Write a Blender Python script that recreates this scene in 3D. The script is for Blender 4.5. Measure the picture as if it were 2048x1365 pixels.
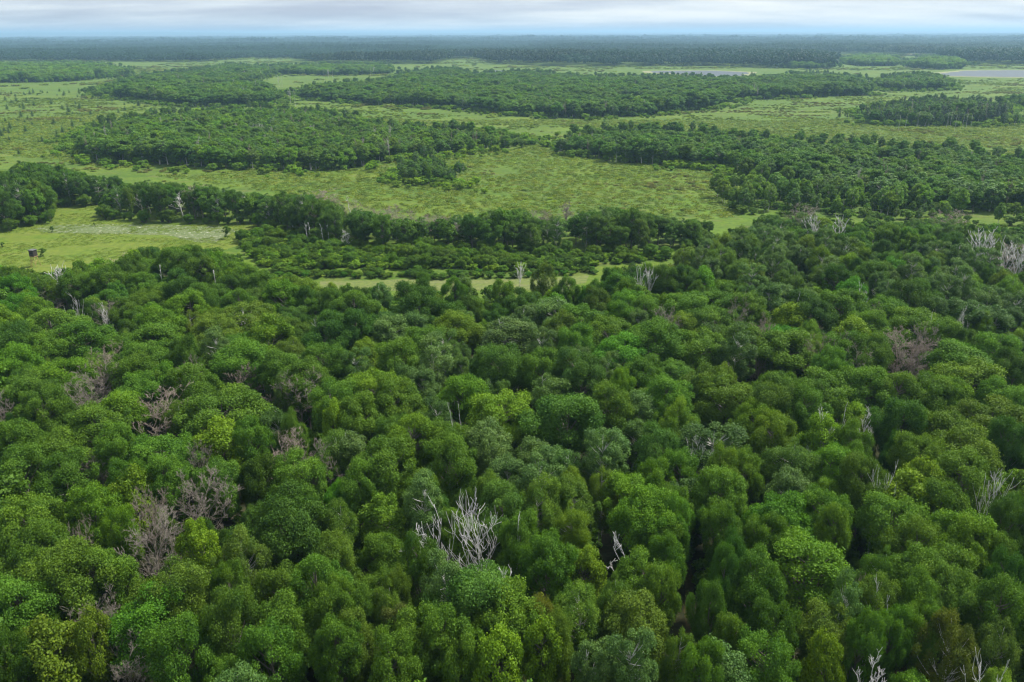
import bpy, math, random
import numpy as np
from mathutils import Matrix, Vector

SC = bpy.context.scene
for o in list(bpy.data.objects):
    bpy.data.objects.remove(o)
COL = SC.collection
R = math.radians
rng = np.random.default_rng(7)
random.seed(7)

# ------------------------------------------------------------------ camera
FPX, CX, CY = 1592.0, 1024.0, 682.5          # focal length and centre in photograph pixels
PITCH, ROLL, CAMZ = R(21.14), R(-0.196), 50.0
_f = np.array([0, math.cos(PITCH), -math.sin(PITCH)])
_r0 = np.array([1.0, 0, 0]); _u0 = np.array([0, math.sin(PITCH), math.cos(PITCH)])
_r = _r0 * math.cos(ROLL) + _u0 * math.sin(ROLL)
_u = -_r0 * math.sin(ROLL) + _u0 * math.cos(ROLL)
cam_data = bpy.data.cameras.new('camera'); cam = bpy.data.objects.new('camera', cam_data); COL.objects.link(cam)
cam_data.sensor_width = 36.0; cam_data.lens = 36.0 * FPX / 2048.0
cam_data.clip_start = 0.5; cam_data.clip_end = 90000.0
cam.matrix_world = Matrix(((_r[0], _u[0], -_f[0], 0), (_r[1], _u[1], -_f[1], 0), (_r[2], _u[2], -_f[2], CAMZ), (0, 0, 0, 1)))
SC.camera = cam

# ------------------------------------------------------------------ light
SUN_EL, SUN_AZ = R(55), R(60)                 # azimuth from +Y (away from camera) towards +X
SUN_STRENGTH, SUN_ANGLE = 1.5, R(10)
SKY_OFF = (24.0, 13.0)
SKY_STRENGTH, CLOUD_STRENGTH, EXPOSURE = 0.05, 0.258, 2.24
sun_dir = Vector((math.sin(SUN_AZ) * math.cos(SUN_EL), math.cos(SUN_AZ) * math.cos(SUN_EL), math.sin(SUN_EL)))
sd = bpy.data.lights.new('sun', 'SUN'); sd.energy = SUN_STRENGTH; sd.angle = SUN_ANGLE; sd.color = (1.0, 0.965, 0.90)
so = bpy.data.objects.new('sun', sd); COL.objects.link(so); so.rotation_euler = sun_dir.to_track_quat('Z', 'Y').to_euler()
so.location = (0, 0, 300)

world = bpy.data.worlds.new('World'); SC.world = world; world.use_nodes = True
nt = world.node_tree; N = nt.nodes; L = nt.links
N.clear()
def nd(t, tree=None, **kw):
    n = (tree or nt).nodes.new(t)
    for k, v in kw.items():
        setattr(n, k, v)
    return n
w_out = nd('ShaderNodeOutputWorld')
sky = nd('ShaderNodeTexSky'); sky.sky_type = 'NISHITA'; sky.sun_disc = False
sky.sun_elevation = SUN_EL; sky.sun_rotation = SUN_AZ; sky.altitude = 300; sky.dust_density = 1.5
bg_sky = nd('ShaderNodeBackground'); bg_sky.inputs['Strength'].default_value = SKY_STRENGTH
L.new(sky.outputs[0], bg_sky.inputs['Color'])
tc = nd('ShaderNodeTexCoord'); sep = nd('ShaderNodeSeparateXYZ'); L.new(tc.outputs['Generated'], sep.inputs[0])
def m(op, a, b=None, tree=None):
    n = nd('ShaderNodeMath', tree, operation=op)
    for i, v in enumerate((a, b)):
        if v is None: continue
        if isinstance(v, (int, float)): n.inputs[i].default_value = v
        else: (tree or nt).links.new(v, n.inputs[i])
    return n.outputs[0]
zz = m('ADD', m('MAXIMUM', sep.outputs[2], 0.0), 0.10)
px = m('DIVIDE', sep.outputs[0], zz); py = m('DIVIDE', sep.outputs[1], zz)
comb = nd('ShaderNodeCombineXYZ'); L.new(px, comb.inputs[0]); L.new(py, comb.inputs[1])
def wnoise(scale, detail, off, stretch=(1, 1, 1), rough=0.55):
    mp = nd('ShaderNodeMapping'); mp.inputs['Location'].default_value = off; mp.inputs['Scale'].default_value = stretch
    L.new(comb.outputs[0], mp.inputs[0])
    n = nd('ShaderNodeTexNoise'); n.inputs['Scale'].default_value = scale; n.inputs['Detail'].default_value = detail; n.inputs['Roughness'].default_value = rough
    L.new(mp.outputs[0], n.inputs['Vector']); return n.outputs[0]
def ramp(fac, stops, tree=None):
    r_ = nd('ShaderNodeValToRGB', tree)
    e = r_.color_ramp.elements
    while len(e) < len(stops): e.new(0.5)
    for i, (p, c) in enumerate(stops):
        e[i].position = p; e[i].color = (*c, 1) if len(c) == 3 else c
    (tree or nt).links.new(fac, r_.inputs[0]); return r_.outputs[0]
n1 = wnoise(0.22, 3, (SKY_OFF[0], SKY_OFF[1], 2.0), (0.6, 1.0, 1.0))
n2 = wnoise(0.80, 6, (3.1, 7.7, 1.0), (0.6, 1.1, 1.0), .58)
cl = m('ADD', m('MULTIPLY', n1, 0.52), m('MULTIPLY', n2, 0.56))
cl_col = ramp(cl, [(0.43, (0.42, 0.45, 0.55)), (0.50, (0.545, 0.585, 0.665)), (0.555, (0.68, 0.72, 0.77)), (0.635, (0.85, 0.86, 0.85))])
bg_cl = nd('ShaderNodeBackground'); bg_cl.inputs['Strength'].default_value = CLOUD_STRENGTH
L.new(cl_col, bg_cl.inputs['Color'])
cover = m('MINIMUM', m('MAXIMUM', m('MULTIPLY', m('SUBTRACT', wnoise(0.07, 3, (5.0, 1.7, 0)), 0.24), 7.0), 0.55), 0.94)
mixw = nd('ShaderNodeMixShader'); L.new(cover, mixw.inputs[0]); L.new(bg_sky.outputs[0], mixw.inputs[1]); L.new(bg_cl.outputs[0], mixw.inputs[2])
L.new(mixw.outputs[0], w_out.inputs['Surface'])

SC.view_settings.view_transform = 'Standard'; SC.view_settings.look = 'None'
SC.view_settings.gamma = 1.0; SC.view_settings.exposure = EXPOSURE; SC.view_settings.use_curve_mapping = False
SC.render.engine = 'CYCLES'
cy = SC.cycles
cy.max_bounces = 7; cy.diffuse_bounces = 4; cy.glossy_bounces = 2; cy.transmission_bounces = 4; cy.volume_bounces = 1
cy.transparent_max_bounces = 8; cy.caustics_reflective = False; cy.caustics_refractive = False
cy.use_denoising = True
cy.pixel_filter_type = 'BLACKMAN_HARRIS'; cy.filter_width = 1.3
SC.render.use_persistent_data = False

# ------------------------------------------------------------------ pixel <-> world
def G(x, y, z=0.0):
    """the point at height z seen at photograph pixel (x, y)"""
    d = _f + (x - CX) / FPX * _r - (y - CY) / FPX * _u
    t = (z - CAMZ) / d[2]
    return np.array([0, 0, CAMZ]) + d * t
def P(p):
    p = np.atleast_2d(np.asarray(p, float)); q = p - np.array([0, 0, CAMZ])
    dz = q @ _f; dz = np.where(dz < 1, 1, dz)
    return np.stack([CX + FPX * (q @ _r) / dz, CY - FPX * (q @ _u) / dz, dz], 1)
def inside(pts, poly):
    pts = np.asarray(pts); x, y = pts[:, 0], pts[:, 1]; c = np.zeros(len(pts), bool)
    px_, py_ = np.asarray(poly)[:, 0], np.asarray(poly)[:, 1]; n = len(px_); j = n - 1
    for i in range(n):
        with np.errstate(divide='ignore', invalid='ignore'):
            k = ((py_[i] > y) != (py_[j] > y)) & (x < (px_[j] - px_[i]) * (y - py_[i]) / (py_[j] - py_[i] + 1e-12) + px_[i])
        c ^= k; j = i
    return c
def vnoise(x, y, s, seed=0):
    """cheap smooth value noise, 0..1"""
    x = np.asarray(x) / s + seed * 17.31; y = np.asarray(y) / s + seed * 9.77
    xi, yi = np.floor(x).astype(int), np.floor(y).astype(int); fx, fy = x - xi, y - yi
    fx = fx * fx * (3 - 2 * fx); fy = fy * fy * (3 - 2 * fy)
    h = lambda a, b: np.modf(np.abs(np.sin(a * 127.1 + b * 311.7 + seed * 3.3) * 43758.5453))[0]
    return (h(xi, yi) * (1 - fx) + h(xi + 1, yi) * fx) * (1 - fy) + (h(xi, yi + 1) * (1 - fx) + h(xi + 1, yi + 1) * fx) * fy

# ------------------------------------------------------------------ materials
def mat(name):
    mm = bpy.data.materials.new(name); mm.use_nodes = True
    t = mm.node_tree; t.nodes.clear()
    o = t.nodes.new('ShaderNodeOutputMaterial'); return mm, t, o
def mixc(t, fac, a, b, blend='MIX'):
    n = t.nodes.new('ShaderNodeMix'); n.data_type = 'RGBA'; n.blend_type = blend
    for idx, v in ((0, fac), (6, a), (7, b)):
        if isinstance(v, (int, float)): n.inputs[idx].default_value = v
        elif isinstance(v, tuple): n.inputs[idx].default_value = (*v, 1)
        else: t.links.new(v, n.inputs[idx])
    return n.outputs[2]
def tnoise(t, scale, detail=4, rough=0.55, stretch=(1, 1, 1), off=(0, 0, 0), coord='Object'):
    c = t.nodes.new('ShaderNodeTexCoord'); mp = t.nodes.new('ShaderNodeMapping'); mp.inputs['Scale'].default_value = stretch; mp.inputs['Location'].default_value = off
    t.links.new(c.outputs[coord], mp.inputs[0])
    n = t.nodes.new('ShaderNodeTexNoise'); n.inputs['Scale'].default_value = scale; n.inputs['Detail'].default_value = detail; n.inputs['Roughness'].default_value = rough
    t.links.new(mp.outputs[0], n.inputs['Vector']); return n.outputs[0]
def leaf_mat(name, col, back, spread=0.15, rough=0.55, spec=0.12, trans=0.32):
    mm, t, o = mat(name)
    oi = t.nodes.new('ShaderNodeObjectInfo'); at = t.nodes.new('ShaderNodeAttribute'); at.attribute_name = 'tint'
    oc = t.nodes.new('ShaderNodeAttribute'); oc.attribute_type = 'INSTANCER'; oc.attribute_name = 'color'
    c = mixc(t, 1.0, oc.outputs['Color'], col, 'MULTIPLY')
    c = mixc(t, at.outputs['Fac'], mixc(t, 1.0, c, (0.74, 0.80, 0.80), 'MULTIPLY'), mixc(t, 1.0, c, (1.42, 1.26, 1.05), 'MULTIPLY'))
    h = t.nodes.new('ShaderNodeHueSaturation'); t.links.new(c, h.inputs['Color'])
    t.links.new(m('ADD', m('MULTIPLY', oi.outputs['Random'], 0.022, t), 0.489, t), h.inputs['Hue'])
    rr = m('FRACT', m('MULTIPLY', oi.outputs['Random'], 7.13, t), None, t)
    t.links.new(m('ADD', m('MULTIPLY', rr, spread * 2, t), 1 - spread, t), h.inputs['Value'])
    p = t.nodes.new('ShaderNodeBsdfPrincipled'); p.inputs['Roughness'].default_value = rough; p.inputs['Specular IOR Level'].default_value = spec
    t.links.new(h.outputs[0], p.inputs['Base Color'])
    tr = t.nodes.new('ShaderNodeBsdfTranslucent'); t.links.new(mixc(t, 1.0, h.outputs[0], back, 'MULTIPLY'), tr.inputs['Color'])
    mx = t.nodes.new('ShaderNodeMixShader'); mx.inputs[0].default_value = trans
    t.links.new(p.outputs[0], mx.inputs[1]); t.links.new(tr.outputs[0], mx.inputs[2]); t.links.new(mx.outputs[0], o.inputs['Surface'])
    return mm
def plain_mat(name, a, b, scale=3.0, rough=0.85, stretch=(1, 1, 1), bump=0.3, objcol=False, detail=5):
    mm, t, o = mat(name)
    n = tnoise(t, scale, detail, 0.6, stretch)
    c = mixc(t, n, a, b)
    if objcol:
        oc = t.nodes.new('ShaderNodeAttribute'); oc.attribute_type = 'INSTANCER'; oc.attribute_name = 'color'; c = mixc(t, 1.0, c, oc.outputs['Color'], 'MULTIPLY')
    p = t.nodes.new('ShaderNodeBsdfPrincipled'); p.inputs['Roughness'].default_value = rough; p.inputs['Specular IOR Level'].default_value = 0.2
    t.links.new(c, p.inputs['Base Color'])
    if bump:
        b_ = t.nodes.new('ShaderNodeBump'); b_.inputs['Strength'].default_value = bump; b_.inputs['Distance'].default_value = 0.05
        t.links.new(n, b_.inputs['Height']); t.links.new(b_.outputs[0], p.inputs['Normal'])
    t.links.new(p.outputs[0], o.inputs['Surface']); return mm

TR = (1.15, 1.2, 0.6)
M_LEAF = {
    'maple': leaf_mat('maple_leaf', (0.093, 0.194, 0.020), TR),
    'oak': leaf_mat('oak_leaf', (0.079, 0.170, 0.022), TR),
    'birch': leaf_mat('birch_leaf', (0.100, 0.194, 0.023), TR),
    'aspen': leaf_mat('aspen_leaf', (0.088, 0.180, 0.031), TR, spec=0.2),
    'basswood': leaf_mat('basswood_leaf', (0.112, 0.212, 0.018), TR),
    'shrub': leaf_mat('shrub_leaf', (0.082, 0.170, 0.018), TR),
    'willow': leaf_mat('willow_leaf', (0.190, 0.285, 0.046), TR, spread=0.3),
    'needle': leaf_mat('conifer_needle', (0.030, 0.062, 0.024), (1.1, 1.1, 0.7), trans=0.12),
    'far': leaf_mat('far_leaf_hazed', (0.020, 0.058, 0.034), TR),  # green darkened and blued: distance haze put into the leaf colour
    'sedge': leaf_mat('sedge_blade', (0.160, 0.235, 0.036), TR),
}
M_BARK = plain_mat('grey_bark', (0.10, 0.085, 0.07), (0.20, 0.18, 0.155), 6, stretch=(1, 1, .25))
M_PALE = plain_mat('birch_bark', (0.42, 0.40, 0.36), (0.72, 0.70, 0.66), 5, stretch=(1, 1, 2.0))
M_BLEACH = plain_mat('bleached_wood', (0.44, 0.425, 0.40), (0.68, 0.665, 0.64), 4, stretch=(1, 1, .3), objcol=True)
M_TWIG = plain_mat('dead_twig', (0.19, 0.168, 0.138), (0.31, 0.278, 0.235), 2.0, objcol=True, bump=0)

# ------------------------------------------------------------------ mesh helpers
def mesh_from(name, verts, quads, material, tint=None):
    me = bpy.data.meshes.new(name)
    v = np.asarray(verts, np.float32); q = np.asarray(quads, np.int32)
    k = q.shape[1]
    me.vertices.add(len(v)); me.vertices.foreach_set('co', v.ravel())
    me.loops.add(q.size); me.loops.foreach_set('vertex_index', q.ravel())
    me.polygons.add(len(q)); me.polygons.foreach_set('loop_start', np.arange(0, q.size, k, dtype=np.int32))
    if tint is not None:
        a = me.attributes.new('tint', 'FLOAT', 'FACE'); a.data.foreach_set('value', np.asarray(tint, np.float32))
    me.materials.append(material); me.update(calc_edges=True); return me
class Tubes:
    def __init__(s): s.v, s.q, s.n = [], [], 0
    def add(s, pts, rad, sides=5):
        pts = np.asarray(pts, float); k = len(pts); d = np.gradient(pts, axis=0)
        d /= np.linalg.norm(d, axis=1)[:, None] + 1e-9
        ref = np.where(np.abs(d[:, 2:3]) > .9, np.array([[1., 0, 0]]), np.array([[0, 0, 1.]]))
        a = np.cross(d, ref); a /= np.linalg.norm(a, axis=1)[:, None] + 1e-9; b = np.cross(d, a)
        th = np.arange(sides) / sides * 2 * math.pi
        ring = pts[:, None] + np.asarray(rad)[:, None, None] * (np.cos(th)[None, :, None] * a[:, None] + np.sin(th)[None, :, None] * b[:, None])
        s.v.append(ring.reshape(-1, 3))
        i = np.arange(k - 1)[:, None] * sides; j = np.arange(sides)[None]; j2 = (j + 1) % sides
        s.q.append((s.n + np.stack([i + j, i + j2, i + sides + j2, i + sides + j], -1)).reshape(-1, 4)); s.n += k * sides
        if sides == 4:
            s.q.append(s.n - 4 + np.array([[0, 1, 2, 3]]))
    def mesh(s, name, material): return mesh_from(name, np.concatenate(s.v), np.concatenate(s.q), material)
def bez(a, b, c, n=5):
    t = np.linspace(0, 1, n)[:, None]; return (1 - t) ** 2 * a + 2 * t * (1 - t) * b + t * t * c
def unit(v): return v / (np.linalg.norm(v, axis=-1, keepdims=True) + 1e-9)
def leaves(centres, normals, size, aspect, rg, tint, droop=0.0):
    n = len(centres); nn = unit(normals); t = rg.normal(size=(n, 3)); t[:, 2] -= droop
    t = unit(t - (t * nn).sum(1, keepdims=True) * nn); b = np.cross(nn, t)
    l = (size * rg.uniform(.55, 1.4, n))[:, None]; w = l * aspect * rg.uniform(.8, 1.15, n)[:, None]
    fold = l * 0.16 * nn
    v = np.stack([centres - t * l * .5, centres + b * w * .5 + fold - t * l * .06, centres + t * l * .5 - fold * .6, centres - b * w * .5 + fold - t * l * .06], 1).reshape(-1, 3)
    return v, np.arange(n * 4).reshape(-1, 4), tint

SPEC = {  # H, R, crown base, clumps, clump radius, flatten, leaf size, aspect, up bias, irregularity, trunk radius, bark, droop
    'maple': dict(H=12.0, R=3.5, hb=4.6, nc=62, rc=1.02, fl=.92, ls=.25, asp=.72, top=1.0, irr=.24, tr=.17, bark=M_BARK, droop=.3),
    'oak': dict(H=12.0, R=3.9, hb=4.8, nc=46, rc=1.28, fl=.85, ls=.27, asp=.60, top=.9, irr=.30, tr=.22, bark=M_BARK, droop=.2),
    'birch': dict(H=12.5, R=2.9, hb=3.8, nc=66, rc=.82, fl=1.1, ls=.20, asp=.70, top=1.15, irr=.30, tr=.11, bark=M_PALE, droop=.9),
    'aspen': dict(H=13.0, R=2.3, hb=4.4, nc=54, rc=.74, fl=1.1, ls=.20, asp=.80, top=1.3, irr=.34, tr=.12, bark=M_PALE, droop=.4),
    'basswood': dict(H=11.5, R=2.9, hb=3.6, nc=50, rc=.92, fl=1.15, ls=.29, asp=.78, top=1.2, irr=.34, tr=.15, bark=M_BARK, droop=.2),
    'shrub': dict(H=4.2, R=2.0, hb=0.5, nc=30, rc=.72, fl=.85, ls=.22, asp=.7, top=1.0, irr=.26, tr=.05, bark=M_BARK, droop=.3),
    'willow': dict(H=1.9, R=1.7, hb=0.15, nc=26, rc=.50, fl=.8, ls=.20, asp=.42, top=1.0, irr=.30, tr=.03, bark=M_BARK, droop=.1),
    'sapling': dict(H=4.6, R=1.1, hb=0.9, nc=22, rc=.48, fl=1.0, ls=.22, asp=.6, top=1.5, irr=.3, tr=.05, bark=M_BARK, droop=.3),
}
def grow(kind, seed, lod=1.0, wood=True, leafmat=None, low=1.0):
    """crown and trunk meshes of one tree; lod > 1 means fewer, larger leaf faces"""
    S = SPEC[kind]; rg = np.random.default_rng(seed); H, Rr, hb = S['H'], S['R'], S['hb']
    hb *= low * (.6 if lod > 1.5 else 1)
    ch = (H - hb) * .5; cz = hb + ch * .92
    # clump centres by best candidate over an irregular ellipsoid
    lobes = unit(rg.normal(size=(7, 3))); lamp = rg.uniform(-.9, 1.1, 7) * S['irr']
    C = []; big = lod < 3
    nc = int(S['nc'] * 1.5) if big else max(9, int(S['nc'] / (1.4 if lod < 4.5 else 2.6)))
    def envelope(lo, hi):
        d = unit(rg.normal(size=3)); d[2] = d[2] * .8 + .22
        d = unit(d)
        rr = (1 + (np.clip(lobes @ d, 0, 1) ** 2 * lamp).sum() + rg.normal() * .06) * rg.uniform(lo, hi)
        tp = 1 - .30 * max(0, d[2]) ** 2 * (S['top'] > 1.1)
        p = np.array([d[0] * Rr * tp, d[1] * Rr * tp, d[2] * ch]) * rr * .84
        if d[2] < 0: p[:2] *= 1 + .35 * d[2]
        return p
    def spread_out(n, lo, hi, into, tries=9):
        for k in range(n):
            best, bd = None, -1
            for _ in range(tries):
                p = envelope(lo, hi); dist = min([np.linalg.norm((p - c_)) for c_ in into] or [9])
                if dist > bd: best, bd = p, dist
            into.append(best)
    if big:                                      # limbs end in lobes, each lobe a spray of small clumps
        spread_out(int(nc * .42), .66, .96, C, 6)
        ends = []; nl = max(8, int(S['nc'] / 4.0)); spread_out(nl, .70, .98, ends)
        own = rg.integers(0, nl, nc); rl = S['rc'] * rg.uniform(.75, 1.25, nl)
        for k in range(nc - len(C)):
            e = ends[own[k]]; off = unit(rg.normal(size=3)) * rl[own[k]] * rg.uniform(.35, .95); off[2] = abs(off[2]) * .9 - .25 * rl[own[k]]
            C.append(e + off)
    else:
        spread_out(int(nc * .8), .76, 1.06, C); spread_out(nc - int(nc * .8), .35, .75, C)
    C = np.array(C); C[:, 2] += cz
    rcs = S['rc'] * rg.uniform(.48, .98, nc) * (1.0 if lod < 3 else 1.7 if lod < 4.5 else 2.1)
    ls = S['ls'] * lod * (.63 if lod < 1.8 else .74)
    V, T = [], []; out_v, out_q, nv = [], [], 0
    for c, rc in zip(C, rcs):
        n = int(np.clip((1.72 if lod < 1.8 else 2.35) * 4 * math.pi * rc * rc * .8 / (ls * ls * S['asp'] * .55) * .42, 6, 900))
        d = unit(rg.normal(size=(n * 2, 3)))
        outw = unit(np.array([c[0], c[1], (c[2] - cz) * .7]) + 1e-6)
        keep = (d @ unit(outw + np.array([0, 0, .8]))) > rg.uniform(-.75, .15, n * 2)
        d = d[keep][:n]
        pts = c + d * (rc * (rg.uniform(.42, 1.08, len(d)) + .38 * rg.random(len(d)) ** 2 * (rg.random(len(d)) < .22)))[:, None] * np.array([1, 1, S['fl']])
        if S['droop'] > .6: pts[:, 2] -= .28 * rc * ((d[:, 0] ** 2 + d[:, 1] ** 2))
        nrm = d * .60 + np.array([0, 0, .50]) + outw * .2 + rg.normal(size=d.shape) * .68
        tint = np.clip(rg.normal(.42, .2, len(d)) + rg.normal() * .20, 0, 1)
        v, q, tt = leaves(pts, nrm, ls, S['asp'], rg, tint, S['droop'])
        out_v.append(v); out_q.append(q + nv); nv += len(v); T.append(tt)
    crown = mesh_from(kind + '_crown', np.concatenate(out_v), np.concatenate(out_q), leafmat or M_LEAF[{'sapling': 'shrub'}.get(kind, kind)], np.concatenate(T))
    if not wood: return crown, None
    tb = Tubes(); top = np.array([rg.normal() * .25, rg.normal() * .25, H * .86])
    mid = np.array([rg.normal() * .3, rg.normal() * .3, H * .45]); stems = 1 if kind not in ('shrub', 'willow') else 5
    if stems == 1:
        tr = bez(np.zeros(3), mid, top, 8); rad = np.linspace(1, .18, 8) * S['tr']; rad[0] *= 1.35
        tb.add(tr, rad, 6)
        for c in C[rg.permutation(nc)[:int(nc * .55)]]:
            hstart = np.clip(c[2] - np.hypot(c[0], c[1]) * rg.uniform(.6, 1.1), hb * .75, H * .8)
            a = np.array([np.interp(hstart, tr[:, 2], tr[:, k]) for k in range(3)])
            bm_ = a * .45 + c * .55 + np.array([0, 0, -.25 * np.linalg.norm(c - a) * .5])
            tb.add(bez(a, bm_, c, 5), np.linspace(.42, .1, 5) * S['tr'], 4)
    else:
        for c in C[rg.permutation(nc)[:14]]:
            tb.add(bez(np.array([rg.normal() * .12, rg.normal() * .12, 0]), np.array([c[0] * .4, c[1] * .4, c[2] * .6]), c, 4), np.linspace(1, .3, 4) * S['tr'], 4)
    return crown, tb.mesh(kind + '_trunk', S['bark'])
def grow_conifer(seed, H=11.0, Rr=2.0, lod=1.0, sparse=1.0):
    rg = np.random.default_rng(seed); V, Q, T, nv = [], [], [], 0
    for z in np.arange(H * .12, H * .99, .42 * math.sqrt(lod)):
        f = 1 - z / H; rr = Rr * (f ** .8) * rg.uniform(.8, 1.15) + .08
        for a in np.arange(0, 6.28, .75 * math.sqrt(lod) / (.35 + f)) + rg.uniform(0, 6):
            Lb = rr * rg.uniform(.7, 1.12); n = max(3, int(16 * Lb * sparse / lod))
            s = rg.uniform(.15, 1, n) * Lb; dirv = np.array([math.cos(a), math.sin(a), 0])
            pts = dirv * s[:, None] + np.array([0, 0, z]) + np.stack([rg.normal(size=n) * .10, rg.normal(size=n) * .10, -.25 * s + rg.normal(size=n) * .08], 1)
            nrm = np.array([0, 0, 1.]) + dirv * .4 + rg.normal(size=(n, 3)) * .4
            v, q, tt = leaves(pts, nrm, .34 * lod, .38, rg, np.clip(rg.normal(.4, .2, n), 0, 1), .3)
            V.append(v); Q.append(q + nv); nv += len(v); T.append(tt)
    crown = mesh_from('conifer_crown', np.concatenate(V), np.concatenate(Q), M_LEAF['needle'], np.concatenate(T))
    tb = Tubes(); tb.add(np.array([[0, 0, 0], [.03, 0, H * .5], [0, .02, H * .98]]), [.16, .10, .02], 6)
    return crown, tb.mesh('conifer_trunk', M_BARK)

# a bare dead tree: trunk mesh + one mesh for each main limb with its twigs
def bare(seed, H=12.0, spread=2.2, limbs=9, levels=3, upsweep=.75, r0=.16, rmin=.028, twig=3, start=.35, lean=(0, 0), mt=None, wig=.18, stub=0.0, child=(.38, .62)):
    rg = np.random.default_rng(seed); mt = mt or M_BLEACH
    tk = Tubes(); n = 9; zs = np.linspace(0, 1, n)
    off = np.cumsum(rg.normal(size=(n, 2)) * .09, axis=0); off[0] = 0
    tr = np.stack([off[:, 0] + lean[0] * H * zs ** 1.3, off[:, 1] + lean[1] * H * zs ** 1.3, zs * H], 1)
    tk.add(tr, np.maximum(rmin, r0 * (1 - .86 * zs)), 6)
    parts = []
    def limb(tb, p0, d, length, r, lev):
        k = 5 if lev < 2 else 4; pts = [p0]; dd = d.copy()
        for i in range(k):
            dd = unit(dd + rg.normal(size=3) * wig + np.array([0, 0, upsweep * .16])); pts.append(pts[-1] + dd * length / k)
        pts = np.array(pts); tb.add(pts, np.maximum(rmin * .8, np.linspace(r, r * .35, k + 1)), 4 if lev < 2 else 3)
        if lev < levels:
            for j in range(twig + (lev == 0)):
                f = rg.uniform(.25, .98); i = min(int(f * k), k - 1); p = pts[i] + (pts[i + 1] - pts[i]) * (f * k - i)
                side = unit(rg.normal(size=3)); nd_ = unit(unit(pts[i + 1] - pts[i]) * .75 + side * .75 + np.array([0, 0, upsweep * .25]))
                limb(tb, p, nd_, length * rg.uniform(*child), max(rmin, r * .5), lev + 1)
    for k in range(limbs):
        f = start + (1 - start) * (k + rg.uniform(0, .8)) / limbs; f = min(f, .97)
        p0 = np.array([np.interp(f * H, tr[:, 2], tr[:, c]) for c in range(3)])
        a = k * 2.4 + rg.uniform(-.5, .5); el = R(20 + 38 * upsweep + rg.uniform(-14, 14))
        d = np.array([math.cos(a) * math.cos(el), math.sin(a) * math.cos(el), math.sin(el)])
        tb = Tubes(); limb(tb, p0, d, spread * rg.uniform(.7, 1.2) * (1.15 - .5 * max(0, f - .5)) * (1 - stub * rg.random()), max(rmin, r0 * (1 - .8 * f) * .62), 0)
        parts.append(tb.mesh('dead_branch', mt))
    return tk.mesh('dead_trunk', mt), parts

# ------------------------------------------------------------------ scene helpers
def tag(o, label, cat, group=None, kind=None):
    o['label'] = label; o['category'] = cat
    if group: o['group'] = group
    if kind: o['kind'] = kind
    return o
def link(name, data, parent=None, color=None):
    o = bpy.data.objects.new(name, data); COL.objects.link(o)
    if parent is not None: o.parent = parent
    if color is not None: o.color = (*color, 1)
    return o
def thing(name, loc, rz=0.0, scale=(1, 1, 1)):
    o = bpy.data.objects.new(name, None); COL.objects.link(o); o.location = loc; o.rotation_euler = (0, 0, rz); o.scale = scale
    o.empty_display_size = .3; return o
def smooth_poly(pts, jitter=0.0, step=None, seed=0):
    pts = np.asarray(pts, float); out = []; rg = np.random.default_rng(seed)
    for i in range(len(pts)):
        a, b = pts[i], pts[(i + 1) % len(pts)]; ln = np.linalg.norm(b - a); k = max(1, int(ln / step)) if step else 1
        for j in range(k):
            out.append(a + (b - a) * j / k + rg.normal(size=2) * jitter * (j > 0))
    return np.array(out)
def sheet(name, poly, z, material, label, cat, kind='structure'):
    import bmesh
    bm = bmesh.new(); f = bm.faces.new([bm.verts.new((p[0], p[1], z)) for p in poly]); bmesh.ops.triangulate(bm, faces=[f])
    bmesh.ops.recalc_face_normals(bm, faces=bm.faces)
    for f in bm.faces:
        if f.normal.z < 0: f.normal_flip()
    me = bpy.data.meshes.new(name); bm.to_mesh(me); bm.free(); me.materials.append(material)
    o = link(name, me); tag(o, label, cat, kind=kind); return o
def gpoly(pix, z=0.0): return np.array([G(x, y, z)[:2] for x, y in pix])
def grove_poly(top, base, H):
    return np.concatenate([gpoly(base, .3), gpoly(top[::-1], H)])
def jgrid(poly, sp, seed):
    rg = np.random.default_rng(seed); lo, hi = poly.min(0), poly.max(0)
    nx, ny = int((hi[0] - lo[0]) / sp) + 2, int((hi[1] - lo[1]) / (sp * .87)) + 2
    i, j = np.meshgrid(np.arange(nx), np.arange(ny)); x = lo[0] + (i + .5 * (j % 2)) * sp; y = lo[1] + j * sp * .87
    p = np.stack([x.ravel(), y.ravel()], 1) + rg.uniform(-.42, .42, (nx * ny, 2)) * sp
    return p[inside(p, poly)]
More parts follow.
